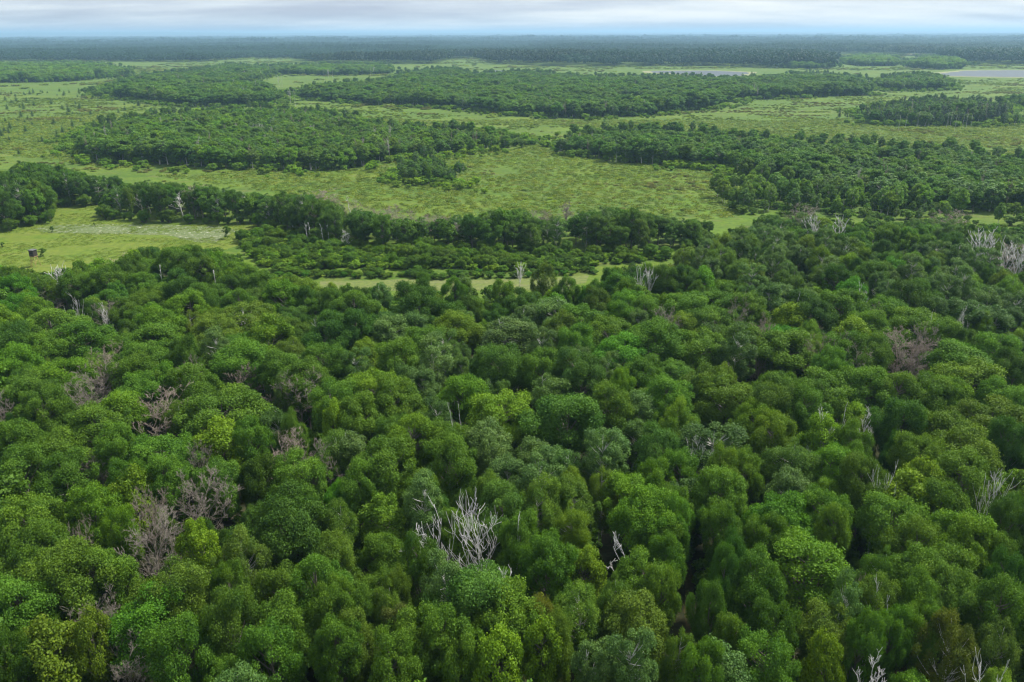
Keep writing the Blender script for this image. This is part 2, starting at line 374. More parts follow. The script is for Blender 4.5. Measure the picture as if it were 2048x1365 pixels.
# instanced masses (forests too far or too many to count)
NODE_CACHE = {}; PCOL = {}
def scatter_tree(coll):
    if coll.name in NODE_CACHE: return NODE_CACHE[coll.name]
    g = bpy.data.node_groups.new('scatter_' + coll.name, 'GeometryNodeTree')
    g.interface.new_socket('Geometry', in_out='INPUT', socket_type='NodeSocketGeometry'); g.interface.new_socket('Geometry', in_out='OUTPUT', socket_type='NodeSocketGeometry')
    gi = g.nodes.new('NodeGroupInput'); go = g.nodes.new('NodeGroupOutput'); ip = g.nodes.new('GeometryNodeInstanceOnPoints')
    ci = g.nodes.new('GeometryNodeCollectionInfo'); ci.inputs['Collection'].default_value = coll; ci.inputs['Separate Children'].default_value = True; ci.inputs['Reset Children'].default_value = True
    def na(nm, ty):
        n = g.nodes.new('GeometryNodeInputNamedAttribute'); n.data_type = ty; n.inputs['Name'].default_value = nm; return n.outputs['Attribute']
    g.links.new(gi.outputs[0], ip.inputs['Points']); g.links.new(ci.outputs[0], ip.inputs['Instance']); ip.inputs['Pick Instance'].default_value = True
    g.links.new(na('pick', 'INT'), ip.inputs['Instance Index']); g.links.new(na('size', 'FLOAT_VECTOR'), ip.inputs['Scale'])
    er = g.nodes.new('FunctionNodeEulerToRotation'); g.links.new(na('turn', 'FLOAT_VECTOR'), er.inputs[0]); g.links.new(er.outputs[0], ip.inputs['Rotation'])
    g.links.new(ip.outputs[0], go.inputs[0]); NODE_CACHE[coll.name] = g; return g
def scatter(name, pts, size, pick, coll, label, cat, seed=0):
    pts = np.asarray(pts, float); n = len(pts)
    if n == 0: return None
    rg = np.random.default_rng(seed + 99)
    if pts.shape[1] == 2: pts = np.concatenate([pts, np.zeros((n, 1))], 1)
    me = bpy.data.meshes.new(name); me.vertices.add(n); me.vertices.foreach_set('co', pts.astype(np.float32).ravel())
    a = me.attributes.new('size', 'FLOAT_VECTOR', 'POINT'); a.data.foreach_set('vector', np.asarray(size, np.float32).ravel())
    turn = np.zeros((n, 3), np.float32); turn[:, 2] = rg.uniform(0, 6.283, n); turn[:, :2] = rg.normal(size=(n, 2)) * .05
    a = me.attributes.new('turn', 'FLOAT_VECTOR', 'POINT'); a.data.foreach_set('vector', turn.ravel())
    a = me.attributes.new('color', 'FLOAT_COLOR', 'POINT'); a.data.foreach_set('color', np.c_[PCOL[coll.name][np.asarray(pick, int)], np.ones(n)].astype(np.float32).ravel())
    a = me.attributes.new('pick', 'INT', 'POINT'); a.data.foreach_set('value', np.asarray(pick, np.int32))
    o = link(name, me); md = o.modifiers.new('scatter', 'NODES'); md.node_group = scatter_tree(coll)
    tag(o, label, cat, kind='stuff'); return o
def proto_coll(name, items):
    """items: (mesh, colour); pick index = position in the list"""
    c = bpy.data.collections.new(name); PCOL[c.name] = np.array([b_ for _, b_ in items], float)
    for i, (me, colr) in enumerate(items):
        o = bpy.data.objects.new('%s_%03d' % (name, i), me); o.color = (*colr, 1); c.objects.link(o)
    return c
def join_meshes(a, b):
    """crown + trunk as one mesh for a far tree"""
    va = np.empty(len(a.vertices) * 3, np.float32); a.vertices.foreach_get('co', va); vb = np.empty(len(b.vertices) * 3, np.float32); b.vertices.foreach_get('co', vb)
    qa = np.empty(len(a.loops), np.int32); a.loops.foreach_get('vertex_index', qa); qb = np.empty(len(b.loops), np.int32); b.loops.foreach_get('vertex_index', qb)
    ta = np.empty(len(a.polygons), np.float32); a.attributes['tint'].data.foreach_get('value', ta)
    me = mesh_from('far_tree', np.concatenate([va, vb]).reshape(-1, 3), np.concatenate([qa.reshape(-1, 4), qb.reshape(-1, 4) + len(a.vertices)]), a.materials[0], np.concatenate([ta, np.zeros(len(b.polygons))]))
    me.materials.append(b.materials[0]); mi = np.zeros(len(me.polygons), np.int32); mi[len(a.polygons):] = 1; me.polygons.foreach_set('material_index', mi)
    bpy.data.meshes.remove(a); bpy.data.meshes.remove(b); return me

# ------------------------------------------------------------------ ground, field, lane, track, ponds
def ground_mat(name, cols, s1=.011, s2=.07, s3=.55, rough=.9, streak=(1, 1, 1), specks=None):
    mm, t, o = mat(name)
    a = tnoise(t, s1, 5, .6, streak, (31, 7, 0)); b = tnoise(t, s2, 6, .62, streak, (3, 55, 0)); c = tnoise(t, s3, 6, .75)
    st = lambda f, lo, hi: ramp(f, [(lo, (0, 0, 0)), (hi, (1, 1, 1))], t)
    col = mixc(t, st(a, .38, .62), cols[0], cols[1])
    col = mixc(t, m('MULTIPLY', st(tnoise(t, s1 * 3.1, 6, .62, streak, (9, 81, 0)), .40, .66), .75, t), col, cols[2])
    col = mixc(t, st(b, .46, .66), col, cols[2])
    col = mixc(t, m('MULTIPLY', st(tnoise(t, s2 * 2.3, 5, .6, streak, (77, 12, 0)), .52, .70), .8, t), col, cols[3])
    col = mixc(t, st(c, .36, .66), mixc(t, 1.0, col, (.66, .74, .72), 'MULTIPLY'), mixc(t, 1.0, col, (1.28, 1.18, 1.12), 'MULTIPLY'))
    if specks:
        col = mixc(t, m('MULTIPLY', st(tnoise(t, specks[0], 3, .6), specks[1], specks[1] + .05), specks[3], t), col, specks[2])
    p = t.nodes.new('ShaderNodeBsdfPrincipled'); p.inputs['Roughness'].default_value = rough; p.inputs['Specular IOR Level'].default_value = .15
    t.links.new(col, p.inputs['Base Color'])
    t.links.new(p.outputs[0], o.inputs['Surface']); return mm
M_MARSH = ground_mat('marsh_grass', [(.088, .156, .014), (.120, .166, .018), (.058, .112, .014), (.112, .124, .036)], streak=(.6, 1.4, 1))
M_FIELD = ground_mat('field_grass', [(.110, .164, .016), (.086, .148, .014), (.128, .164, .024), (.132, .150, .036)], s1=.05, s2=.16, s3=.6, streak=(.35, 1.3, 1))
M_CLOVER = ground_mat('clover_grass', [(.120, .155, .062), (.13, .155, .075), (.105, .145, .052), (.17, .18, .10)], s1=.05, s2=.2, s3=1.2, streak=(.3, 1.5, 1), specks=(1.1, .60, (.50, .49, .40), .7))
M_LANE = ground_mat('lane_grass', [(.125, .158, .040), (.11, .155, .032), (.14, .16, .055), (.165, .165, .08)], s1=.05, s2=.25, s3=1.2, streak=(.3, 1.4, 1))
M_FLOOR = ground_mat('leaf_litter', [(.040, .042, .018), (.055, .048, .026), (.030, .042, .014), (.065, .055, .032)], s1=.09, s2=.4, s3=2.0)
M_FARFLOOR = ground_mat('far_litter', [(.040, .062, .022), (.045, .060, .026), (.032, .052, .020), (.05, .06, .03)], s1=.01, s2=.05, s3=.4)
M_TRACK = ground_mat('track_soil', [(.075, .058, .022), (.09, .068, .03), (.06, .062, .02), (.10, .08, .04)], s1=.2, s2=.8, s3=3.0)
M_SAND = ground_mat('shore_sedge', [(.235, .245, .125), (.26, .25, .15), (.20, .225, .10), (.28, .27, .18)], s1=.02, s2=.08, s3=.5)
def water_mat():
    mm, t, o = mat('pond_water')
    p = t.nodes.new('ShaderNodeBsdfPrincipled'); p.inputs['Base Color'].default_value = (.07, .08, .08, 1); p.inputs['Roughness'].default_value = .42; p.inputs['IOR'].default_value = 1.33
    b = t.nodes.new('ShaderNodeBump'); b.inputs['Strength'].default_value = .04; b.inputs['Distance'].default_value = .02
    t.links.new(tnoise(t, .8, 3), b.inputs['Height']); t.links.new(b.outputs[0], p.inputs['Normal']); t.links.new(p.outputs[0], o.inputs['Surface']); return mm
M_WATER = water_mat()

sheet('ground', [(-45000, -3000), (45000, -3000), (45000, 45000), (-45000, 45000)], 0.0, M_MARSH, 'flat yellow-green marsh meadow stretching between the wooded islands', 'meadow')
FIELD = gpoly([(-120, 482), (0, 466), (100, 446), (108, 416), (196, 411), (206, 440), (300, 450), (420, 450), (530, 450), (560, 464), (520, 482), (430, 505), (300, 530), (150, 556), (-120, 575)])
sheet('field', smooth_poly(FIELD, .5, 4, 1), .02, M_FIELD, 'mown bright green field beyond the forest, beside the hunting stand', 'field')
CLOVER = gpoly([(70, 457), (110, 451), (200, 449), (330, 450), (440, 454), (478, 462), (455, 473), (430, 486), (395, 485), (330, 471), (220, 468), (120, 467), (80, 464)])
sheet('clover_ground', smooth_poly(CLOVER, .5, 3, 2), .04, M_CLOVER, 'pale flowering clover patch in the middle of the mown field', 'clover patch')
LANE = gpoly([(640, 563), (720, 561), (860, 561), (1010, 559), (1110, 555), (1178, 551), (1172, 566), (1100, 580), (700, 584), (640, 578)])
sheet('lane_path', smooth_poly(LANE, .3, 4, 3), .02, M_LANE, 'pale mown grass lane lying just behind the near forest', 'path')
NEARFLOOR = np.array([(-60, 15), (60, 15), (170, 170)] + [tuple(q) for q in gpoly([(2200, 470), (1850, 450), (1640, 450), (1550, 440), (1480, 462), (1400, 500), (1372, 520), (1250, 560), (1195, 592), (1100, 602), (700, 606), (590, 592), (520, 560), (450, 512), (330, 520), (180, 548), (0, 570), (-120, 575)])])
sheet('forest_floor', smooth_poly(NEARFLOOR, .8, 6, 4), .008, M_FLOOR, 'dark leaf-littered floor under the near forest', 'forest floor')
TRACKP = np.concatenate([gpoly([(1362, 1400), (1370, 1300), (1370, 1200), (1371, 1100), (1372, 1000)]), gpoly([(1380, 1000), (1382, 1100), (1384, 1200), (1392, 1290), (1398, 1400)])])
sheet('dirt_track', smooth_poly(TRACKP, .12, 1.5, 5), .03, M_TRACK, 'narrow brown dirt track showing in a gap between the foreground trees', 'track')
POND1 = gpoly([(1300, 143), (1360, 142), (1420, 142), (1495, 145), (1488, 152), (1420, 153.5), (1370, 149), (1310, 146)])
POND4 = gpoly([(942, 146), (985, 141), (1040, 142), (1030, 148), (990, 151), (950, 151)])
POND2 = gpoly([(1825, 148), (1880, 148), (1930, 142), (2010, 141), (2120, 142), (2140, 150), (2060, 155), (1960, 154), (1890, 152)])
POND3 = gpoly([(1592, 112.0), (1640, 111.5), (1655, 113.5), (1640, 115.5), (1600, 115.2)])
def around(poly, k, seed):
    c = poly.mean(0); d = poly - c; return smooth_poly(c + d + unit(d) * k, k * .12, 25, seed)
for pl, k, lab in ((POND1, 14, 'pale sedge shore round the long pond behind the wooded band'), (POND2, 16, 'pale sedge shore round the bright pond near the small wooded islets'), (POND3, 60, 'sandy shore round the small distant pond')):
    sheet('shore', around(pl, k, 8), .06, M_SAND, lab, 'shore')
sheet('pond_water', smooth_poly(POND1, 3, 12, 9), .14, M_WATER, 'long narrow pond glinting behind the central wooded band', 'pond')
sheet('pond_water', smooth_poly(POND4, 2, 12, 13), .14, M_WATER, 'short pond inlet at the edge of the meadow wedge', 'pond')
sheet('pond_water', smooth_poly(POND2, 3, 12, 10), .14, M_WATER, 'broad bright pond in the marsh beyond the conifer island', 'pond')
sheet('pond_water', smooth_poly(POND3, 4, 20, 11), .14, M_WATER, 'small far pond at the foot of the distant forest', 'pond')
sheet('sand_ground', smooth_poly(gpoly([(1805, 110), (1818, 107.5), (1850, 107.5), (1865, 109.5), (1840, 111)]), 3, 20, 12), .1, M_SAND, 'small bare sandy patch at the edge of the far forest', 'sand')

# ------------------------------------------------------------------ tree meshes
WHITE = (1, 1, 1)
TONE = {'m': (1, 1, 1), 'd': (.72, .78, .80), 'y': (1.28, 1.22, .85), 'g': (1.08, 1.03, 1.32), 'o': (1.12, 1.02, .95), 'b': (.92, 1.16, .85), 'r': (1.10, .74, .75), 'k': (1.02, .74, 1.25)}
TONE_WORD = {'m': 'mid-green', 'd': 'dark-green', 'y': 'yellow-green', 'g': 'grey-green', 'o': 'olive-green', 'b': 'vivid-green', 'r': 'rust-tinged', 'k': 'grey-brown'}
NVAR = {'maple': 6, 'oak': 4, 'birch': 3, 'aspen': 3, 'basswood': 2, 'shrub': 2, 'willow': 2, 'sapling': 1}
NEAR = {k: [grow(k, 100 + i * 7 + hash_) for i in range(n)] for hash_, (k, n) in enumerate(NVAR.items())}
EDGE = {k: [grow(k, 400 + i * 7 + h_, 1.4, True, None, .46) for i in range(2)] for h_, k in enumerate(('maple', 'oak', 'birch', 'aspen'))}
CONIFER = [grow_conifer(900 + i, 10.5 + i, 1.9 + .2 * i) for i in range(2)]
KINDS = ['maple', 'oak', 'birch', 'aspen', 'basswood']
# mid-distance collection: kinds x variants x tones
mid_items, MID = [], {}
for k in KINDS + ['shrub']:
    MID[k] = []
    for i in range(3):
        cr, tk = grow(k, 300 + i * 5 + len(mid_items), 2.2); me = join_meshes(cr, tk)
        for tn in ('m', 'd', 'y', 'g', 'o'):
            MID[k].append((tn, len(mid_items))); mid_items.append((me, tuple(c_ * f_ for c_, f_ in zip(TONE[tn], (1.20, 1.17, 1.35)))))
MID['light'] = [(t_, len(mid_items) + i_) for i_, (t_, _) in enumerate(MID['shrub'])]
for t_, i_ in list(MID['shrub']): mid_items.append((mid_items[i_][0], tuple(c_ * f_ for c_, f_ in zip(mid_items[i_][1], (1.55, 1.42, 1.2)))))
MID['conifer'] = []
for i in range(2):
    cr, tk = grow_conifer(950 + i, 11, 2.1, 1.8); me = join_meshes(cr, tk)
    for tn in ('m', 'd', 'o'):
        MID['conifer'].append((tn, len(mid_items))); mid_items.append((me, TONE[tn]))
def merge_quads(meshes, material):
    V, Q, n = [], [], 0
    for me_ in meshes:
        a_ = np.empty(len(me_.vertices) * 3, np.float32); me_.vertices.foreach_get('co', a_); b_ = np.empty(len(me_.loops), np.int32); me_.loops.foreach_get('vertex_index', b_)
        V.append(a_.reshape(-1, 3)); Q.append(b_.reshape(-1, 4) + n); n += len(me_.vertices); bpy.data.meshes.remove(me_)
    return mesh_from('far_dead_tree', np.concatenate(V), np.concatenate(Q), material)
MID['dead'] = []
for i, mt_ in enumerate((M_TWIG, M_TWIG, M_BLEACH)):
    _bt, _bp = bare(41 + i, 11, 2.4, 11, 2, .95, .14, .05, 3, .28, mt=mt_, wig=.1); me = merge_quads([_bt] + _bp, mt_)
    for tn in ('m', 'd', 'y', 'g', 'o'): MID['dead'].append((tn, len(mid_items))); mid_items.append((me, (.85, .82, .78) if mt_ is M_BLEACH else (1.2, 1.15, 1.1)))
MID_COLL = proto_coll('woodland', mid_items)
far_items, FAR = [], {}
for k in KINDS:
    FAR[k] = []
    for i in range(3):
        cr, tk = grow(k, 500 + i * 3 + len(far_items), 3.6); me = join_meshes(cr, tk)
        for tn in ('m', 'd', 'y', 'g'):
            FAR[k].append((tn, len(far_items))); far_items.append((me, tuple(c_ * f_ for c_, f_ in zip(TONE[tn], (1.35, 1.28, 1.3)))))
FAR['conifer'] = []
cr, tk = grow_conifer(970, 11, 2.0, 3.5); me = join_meshes(cr, tk)
for tn in ('m', 'd'):
    FAR['conifer'].append((tn, len(far_items))); far_items.append((me, TONE[tn]))
FAR_COLL = proto_coll('far_woodland', far_items)
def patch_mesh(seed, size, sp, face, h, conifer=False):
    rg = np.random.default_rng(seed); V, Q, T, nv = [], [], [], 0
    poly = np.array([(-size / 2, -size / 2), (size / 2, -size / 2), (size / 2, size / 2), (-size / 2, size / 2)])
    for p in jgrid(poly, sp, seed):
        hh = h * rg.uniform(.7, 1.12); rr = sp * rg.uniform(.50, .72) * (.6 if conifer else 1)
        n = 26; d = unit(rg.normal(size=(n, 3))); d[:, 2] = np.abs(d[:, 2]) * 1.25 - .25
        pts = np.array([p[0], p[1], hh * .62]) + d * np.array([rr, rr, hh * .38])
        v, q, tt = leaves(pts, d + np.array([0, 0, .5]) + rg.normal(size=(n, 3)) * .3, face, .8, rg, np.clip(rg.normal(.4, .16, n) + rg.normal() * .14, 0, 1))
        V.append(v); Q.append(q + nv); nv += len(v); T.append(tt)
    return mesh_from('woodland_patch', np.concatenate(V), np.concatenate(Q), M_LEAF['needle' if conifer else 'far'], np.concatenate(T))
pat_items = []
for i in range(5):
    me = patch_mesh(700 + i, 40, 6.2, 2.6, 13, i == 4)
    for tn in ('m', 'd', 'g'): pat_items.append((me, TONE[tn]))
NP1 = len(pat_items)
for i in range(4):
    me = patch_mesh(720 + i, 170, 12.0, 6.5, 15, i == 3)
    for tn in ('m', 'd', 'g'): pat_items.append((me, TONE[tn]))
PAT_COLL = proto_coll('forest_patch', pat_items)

# ------------------------------------------------------------------ the distant forest and the hills
def far_forest():
    front = gpoly([(-320, 124), (0, 123), (250, 124), (430, 124.5), (442, 119), (572, 116.5), (585, 121), (660, 127), (880, 128.5), (890, 119), (955, 118), (968, 126), (1010, 130), (1180, 134), (1400, 133), (1560, 137), (1652, 138), (1650, 121), (1570, 117), (1560, 109.5), (1660, 108), (1800, 109.5), (1812, 112.5), (1870, 112), (1925, 128), (2048, 131), (2350, 133)])
    far = np.array([(16500, 14500), (-16500, 14500)]); poly = np.concatenate([front, far])
    near_p = jgrid(poly, 37, 31); d = np.hypot(near_p[:, 0], near_p[:, 1]); near_p = near_p[d < 4300]
    hole = inside(P(np.c_[near_p, np.zeros(len(near_p))])[:, :2], [(1555, 108.5), (1670, 108), (1675, 118.5), (1560, 118)]); near_p = near_p[~hole]
    far_p = jgrid(poly, 150, 32); d = np.hypot(far_p[:, 0], far_p[:, 1]); far_p = far_p[d >= 4250]
    def picks(p, base, nmesh, sc):
        a = vnoise(p[:, 0], p[:, 1], sc, 3); b = vnoise(p[:, 0], p[:, 1], sc * .35, 5)
        con = (a * .6 + b * .4) > .66
        me_i = np.where(con, nmesh - 1, rng.integers(0, nmesh - 1, len(p)))
        tn = np.clip((vnoise(p[:, 0], p[:, 1], sc * .5, 9) * 3 + rng.normal(size=len(p)) * .3), 0, 2.99).astype(int)
        return base + me_i * 3 + tn
    pk = np.concatenate([picks(near_p, 0, 5, 420), picks(far_p, NP1, 4, 1500)])
    pts = np.concatenate([near_p, far_p]); s = rng.uniform(.85, 1.2, (len(pts), 1)) * np.ones((1, 3)); s[:, 2] *= .65 + .8 * vnoise(pts[:, 0], pts[:, 1], 300, 4)
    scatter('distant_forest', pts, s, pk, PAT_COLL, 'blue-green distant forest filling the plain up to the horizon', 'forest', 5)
far_forest()
def hills():
    xs = np.linspace(-22000, 22000, 441); ys = np.linspace(12500, 26000, 46); X, Y = np.meshgrid(xs, ys)
    f = np.clip((Y - 12500) / 5000, 0, 1)
    z = f * (24 + 26 * vnoise(X, Y, 5200, 2) + 24 * vnoise(X, Y, 1900, 6) * (X < 2500) + 26 * vnoise(X, Y, 700, 7)) + 8 * vnoise(X, Y, 160, 8) - 3 + f * 16 * np.clip(-X / 9000, -.4, 1)
    v = np.stack([X, Y, z], -1).reshape(-1, 3); w = len(xs); i = np.arange(len(ys) - 1)[:, None] * w; j = np.arange(w - 1)[None]
    q = np.stack([i + j, i + j + 1, i + w + j + 1, i + w + j], -1).reshape(-1, 4)
    o = link('hills', mesh_from('hills', v, q, M_FARFLOOR)); tag(o, 'low hazy wooded hills along the horizon', 'hills', kind='structure')
hills()

# ------------------------------------------------------------------ wooded islands in the marsh
GROVES = []
def grove(top, base, H, sp, kinds, label, name='marsh_woodland', tones=None, lod='mid'):
    GROVES.append(dict(top=np.array(top, float), base=np.array(base, float), H=H, sp=sp, kinds=kinds, label=label, name=name, tones=tones or {'m': 4, 'd': 1, 'g': 2, 'y': 2, 'o': 1}, lod=lod))
MIXED = {'maple': 4, 'oak': 3, 'aspen': 3, 'birch': 2, 'dead': .5}
grove([(148, 285), (200, 257), (280, 238), (400, 227), (520, 217), (650, 227), (730, 250), (850, 256), (960, 266), (1052, 282)],
      [(150, 302), (182, 324), (250, 327), (350, 332), (480, 342), (600, 342), (700, 340), (800, 321), (950, 306), (1050, 296)], 9.5, 4.3, {'aspen': 4, 'maple': 3, 'birch': 3, 'oak': 1, 'dead': .7}, 'large light-green wooded island in the marsh behind the mown field', tones={'m': 4, 'y': 4, 'g': 2, 'd': 1, 'o': 2})
grove([(788, 345), (825, 327), (860, 326), (893, 340)], [(792, 364), (830, 369), (905, 373)], 8.5, 3.2, {'aspen': 4, 'birch': 1}, 'small lone copse of slender trees standing in the open marsh', tones={'d': 2, 'm': 3, 'g': 1})
grove([(1110, 285), (1200, 266), (1300, 263), (1400, 269), (1500, 281), (1600, 286), (1700, 291), (1800, 301), (1900, 302), (2048, 326), (2200, 345)],
      [(1118, 312), (1250, 327), (1400, 336), (1480, 341), (1500, 360), (1560, 366), (1620, 391), (1700, 401), (1800, 416), (1950, 427), (2048, 427), (2200, 440)], 9.5, 4.2, {'aspen': 5, 'maple': 3, 'oak': 2, 'dead': .5}, 'broad dark belt of aspens running out across the marsh', tones={'m': 4, 'd': 2, 'g': 3, 'o': 1, 'y': 1})
grove([(198, 183), (280, 153), (400, 143), (452, 130), (520, 134), (545, 150), (470, 172), (430, 182), (560, 185)],
      [(200, 193), (340, 211), (400, 214), (520, 214), (565, 200)], 11, 5.2, MIXED, 'wooded band with pale dead trunks before the far marsh')
grove([(580, 188), (640, 172), (760, 164), (830, 145), (900, 138), (950, 151), (1000, 147), (1050, 145), (1180, 156), (1330, 153), (1400, 158), (1500, 157), (1600, 149), (1700, 153), (1745, 168)],
      [(585, 197), (750, 211), (900, 217), (1040, 233), (1150, 239), (1300, 231), (1430, 216), (1480, 201), (1600, 196), (1740, 191)], 11.5, 5.4, MIXED, 'long central wooded band lying in front of the narrow pond', tones={'m': 5, 'd': 2, 'g': 2, 'o': 1, 'y': 1})
grove([(1752, 168), (1800, 152), (1860, 151), (1893, 166)], [(1755, 180), (1820, 183), (1893, 180)], 11, 5, MIXED, 'small rounded wood at the end of the central wooded band')
grove([(1724, 226), (1780, 213), (1870, 200), (1960, 207), (2012, 212)], [(1730, 248), (1800, 254), (1960, 251), (2012, 241)], 11, 3.4, {'conifer': 6, 'aspen': 4, 'oak': 1, 'dead': .6}, 'dark conifer island with pale trunks showing along its edge', tones={'d': 3, 'm': 3, 'o': 1})
grove([(2022, 205), (2048, 196), (2150, 200)], [(2022, 216), (2048, 219), (2150, 221)], 10, 4, MIXED, 'edge of a small wood beside the conifer island')
grove([(-220, 133), (0, 129), (120, 127), (200, 129), (252, 138)], [(-220, 170), (0, 167), (150, 163), (252, 151)], 11, 6, MIXED, 'dark wood before the blue distant forest, beyond the sapling-dotted marsh', lod='far')
grove([(545, 133), (640, 131), (760, 130), (785, 136)], [(550, 149), (650, 152), (720, 151), (785, 148)], 10, 6, {'aspen': 4, 'oak': 2}, 'thin wood of pale trunks beside the bright marsh clearing', lod='far')
grove([(1684, 117), (1720, 112), (1780, 113), (1795, 120)], [(1684, 127), (1720, 133), (1792, 133)], 11, 6, MIXED, 'low wooded islet between the two far ponds', lod='far')
grove([(1812, 128), (1850, 116), (1905, 114), (1925, 124)], [(1812, 136), (1870, 140), (1925, 138)], 12, 6, MIXED, 'dark wooded islet just behind the broad bright pond', lod='far')
grove([(1570, 122), (1620, 118), (1660, 126)], [(1565, 136), (1620, 139), (1662, 138)], 11, 6, MIXED, 'wooded point in front of the small far pond', lod='far')
def pick_tone(rg, kinds, tones, table, n):
    kk = rg.choice(list(kinds), n, p=np.array(list(kinds.values())) / sum(kinds.values())); out = np.zeros(n, int)
    tn, tw = list(tones), np.array(list(tones.values()), float)
    for i in range(n):
        av = table[kk[i]]; w = np.array([tones.get(t_, .001) for t_, _ in av], float); out[i] = av[rg.choice(len(av), p=w / w.sum())][1]
    return kk, out
HREF = {k: SPEC[k]['H'] for k in SPEC}; HREF['conifer'] = 11.0; HREF['dead'] = 12.5
GROVE_POLYS = []
def fill_grove(g_, gi_):
    rg = np.random.default_rng(60 + gi_); sil = np.concatenate([g_['base'], g_['top'][::-1]])
    world_poly = gpoly(sil); GROVE_POLYS.append(world_poly)
    def room(p):
        q = P(np.c_[p, np.zeros(len(p))]); yt = np.interp(q[:, 0], g_['top'][:, 0], g_['top'][:, 1]); return (q[:, 1] - yt) * q[:, 2] / FPX * 1.02
    p = jgrid(world_poly, g_['sp'] * 1.10, 60 + gi_); p = p[(vnoise(p[:, 0], p[:, 1], 24, gi_) > .16) & (vnoise(p[:, 0], p[:, 1], 9, gi_ + 20) > .14)]
    av = room(p); hh = g_['H'] * (.60 + .46 * vnoise(p[:, 0], p[:, 1], 24, 40 + gi_)) * rg.uniform(.82, 1.16, len(p)); ok = av > 2.2
    p, hh, av = p[ok], hh[ok], av[ok]; hh = np.minimum(hh, av * rg.uniform(.78, 1.30, len(p)))
    kk, pk = pick_tone(rg, g_['kinds'] if g_['lod'] == 'mid' else {a_: b_ for a_, b_ in g_['kinds'].items() if a_ != 'dead'}, g_['tones'], MID if g_['lod'] == 'mid' else FAR, len(p))
    s = hh / np.array([HREF[k] for k in kk]); wd = g_['sp'] / 3.9 * rg.uniform(.8, 1.25, len(p)) * np.array([1.3 if k == 'aspen' else 1.0 for k in kk])
    wd = np.clip(wd * np.clip(s * 1.25, .5, 1.1), .45, 1.7); wd[kk == 'dead'] = rg.uniform(.35, .6, int((kk == 'dead').sum()))
    size = np.stack([wd, wd, s], 1)
    wide = jgrid(smooth_poly(world_poly, 9 if g_['lod'] == 'mid' else 16, 18, gi_ + 5), g_['sp'] * 1.6, 260 + gi_)   # stragglers round the edge
    wide = wide[~inside(wide, world_poly) | (room(wide) < 3)]
    if len(wide):
        tb_ = MID if g_['lod'] == 'mid' else FAR; kn_ = {a_: b_ for a_, b_ in g_['kinds'].items() if a_ != 'dead'}; k3, pk3 = pick_tone(rg, kn_, g_['tones'], tb_, len(wide)); s3 = rg.uniform(.18, .62, len(wide))
        p = np.concatenate([p, wide]); pk = np.concatenate([pk, pk3]); size = np.concatenate([size, np.stack([s3 * 1.25, s3 * 1.25, s3], 1)])
    if g_['lod'] == 'mid':                      # bushes under and round the trees
        p2 = jgrid(smooth_poly(world_poly, 2.5, 8, gi_), g_['sp'] * 1.05, 160 + gi_); ok = room(p2) > .8; p2 = p2[ok]
        _, pk2 = pick_tone(rg, {'light': 1}, g_['tones'], MID, len(p2)); s2 = rg.uniform(.35, .85, len(p2)); size2 = np.stack([s2 * 1.2, s2 * 1.2, s2], 1)
        p = np.concatenate([p, p2]); pk = np.concatenate([pk, pk2]); size = np.concatenate([size, size2])
        dense = smooth_poly(world_poly, 0, 3.0); lo, hi = world_poly.min(0) - 26, world_poly.max(0) + 26   # brush thinning out into the marsh
        ring = jgrid(np.array([lo, (hi[0], lo[1]), hi, (lo[0], hi[1])]), 3.4, 360 + gi_); ring = ring[~inside(ring, world_poly)]
        dist = np.full(len(ring), 1e9)
        for c_ in dense: dist = np.minimum(dist, (ring[:, 0] - c_[0]) ** 2 + (ring[:, 1] - c_[1]) ** 2)
        dist = np.sqrt(dist); ok = rg.random(len(ring)) < np.clip(.75 - dist / 24, 0, 1) * (vnoise(ring[:, 0], ring[:, 1], 18, gi_ + 70) > .34)
        ok &= ~inside(ring, FIELD); ring, dist = ring[ok], dist[ok]
        _, pk4 = pick_tone(rg, {'light': 1}, {'y': 4, 'm': 3, 'g': 1, 'o': 2}, MID, len(ring)); s4 = rg.uniform(.3, .95, len(ring)) * np.clip(1.15 - dist / 30, .4, 1)
        p = np.concatenate([p, ring]); pk = np.concatenate([pk, pk4]); size = np.concatenate([size, np.stack([s4 * 1.2, s4 * 1.2, s4 * .9], 1)])
    scatter(g_['name'], p, size, pk, MID_COLL if g_['lod'] == 'mid' else FAR_COLL, g_['label'], 'woodland', gi_)
for gi_, g_ in enumerate(GROVES): fill_grove(g_, gi_)
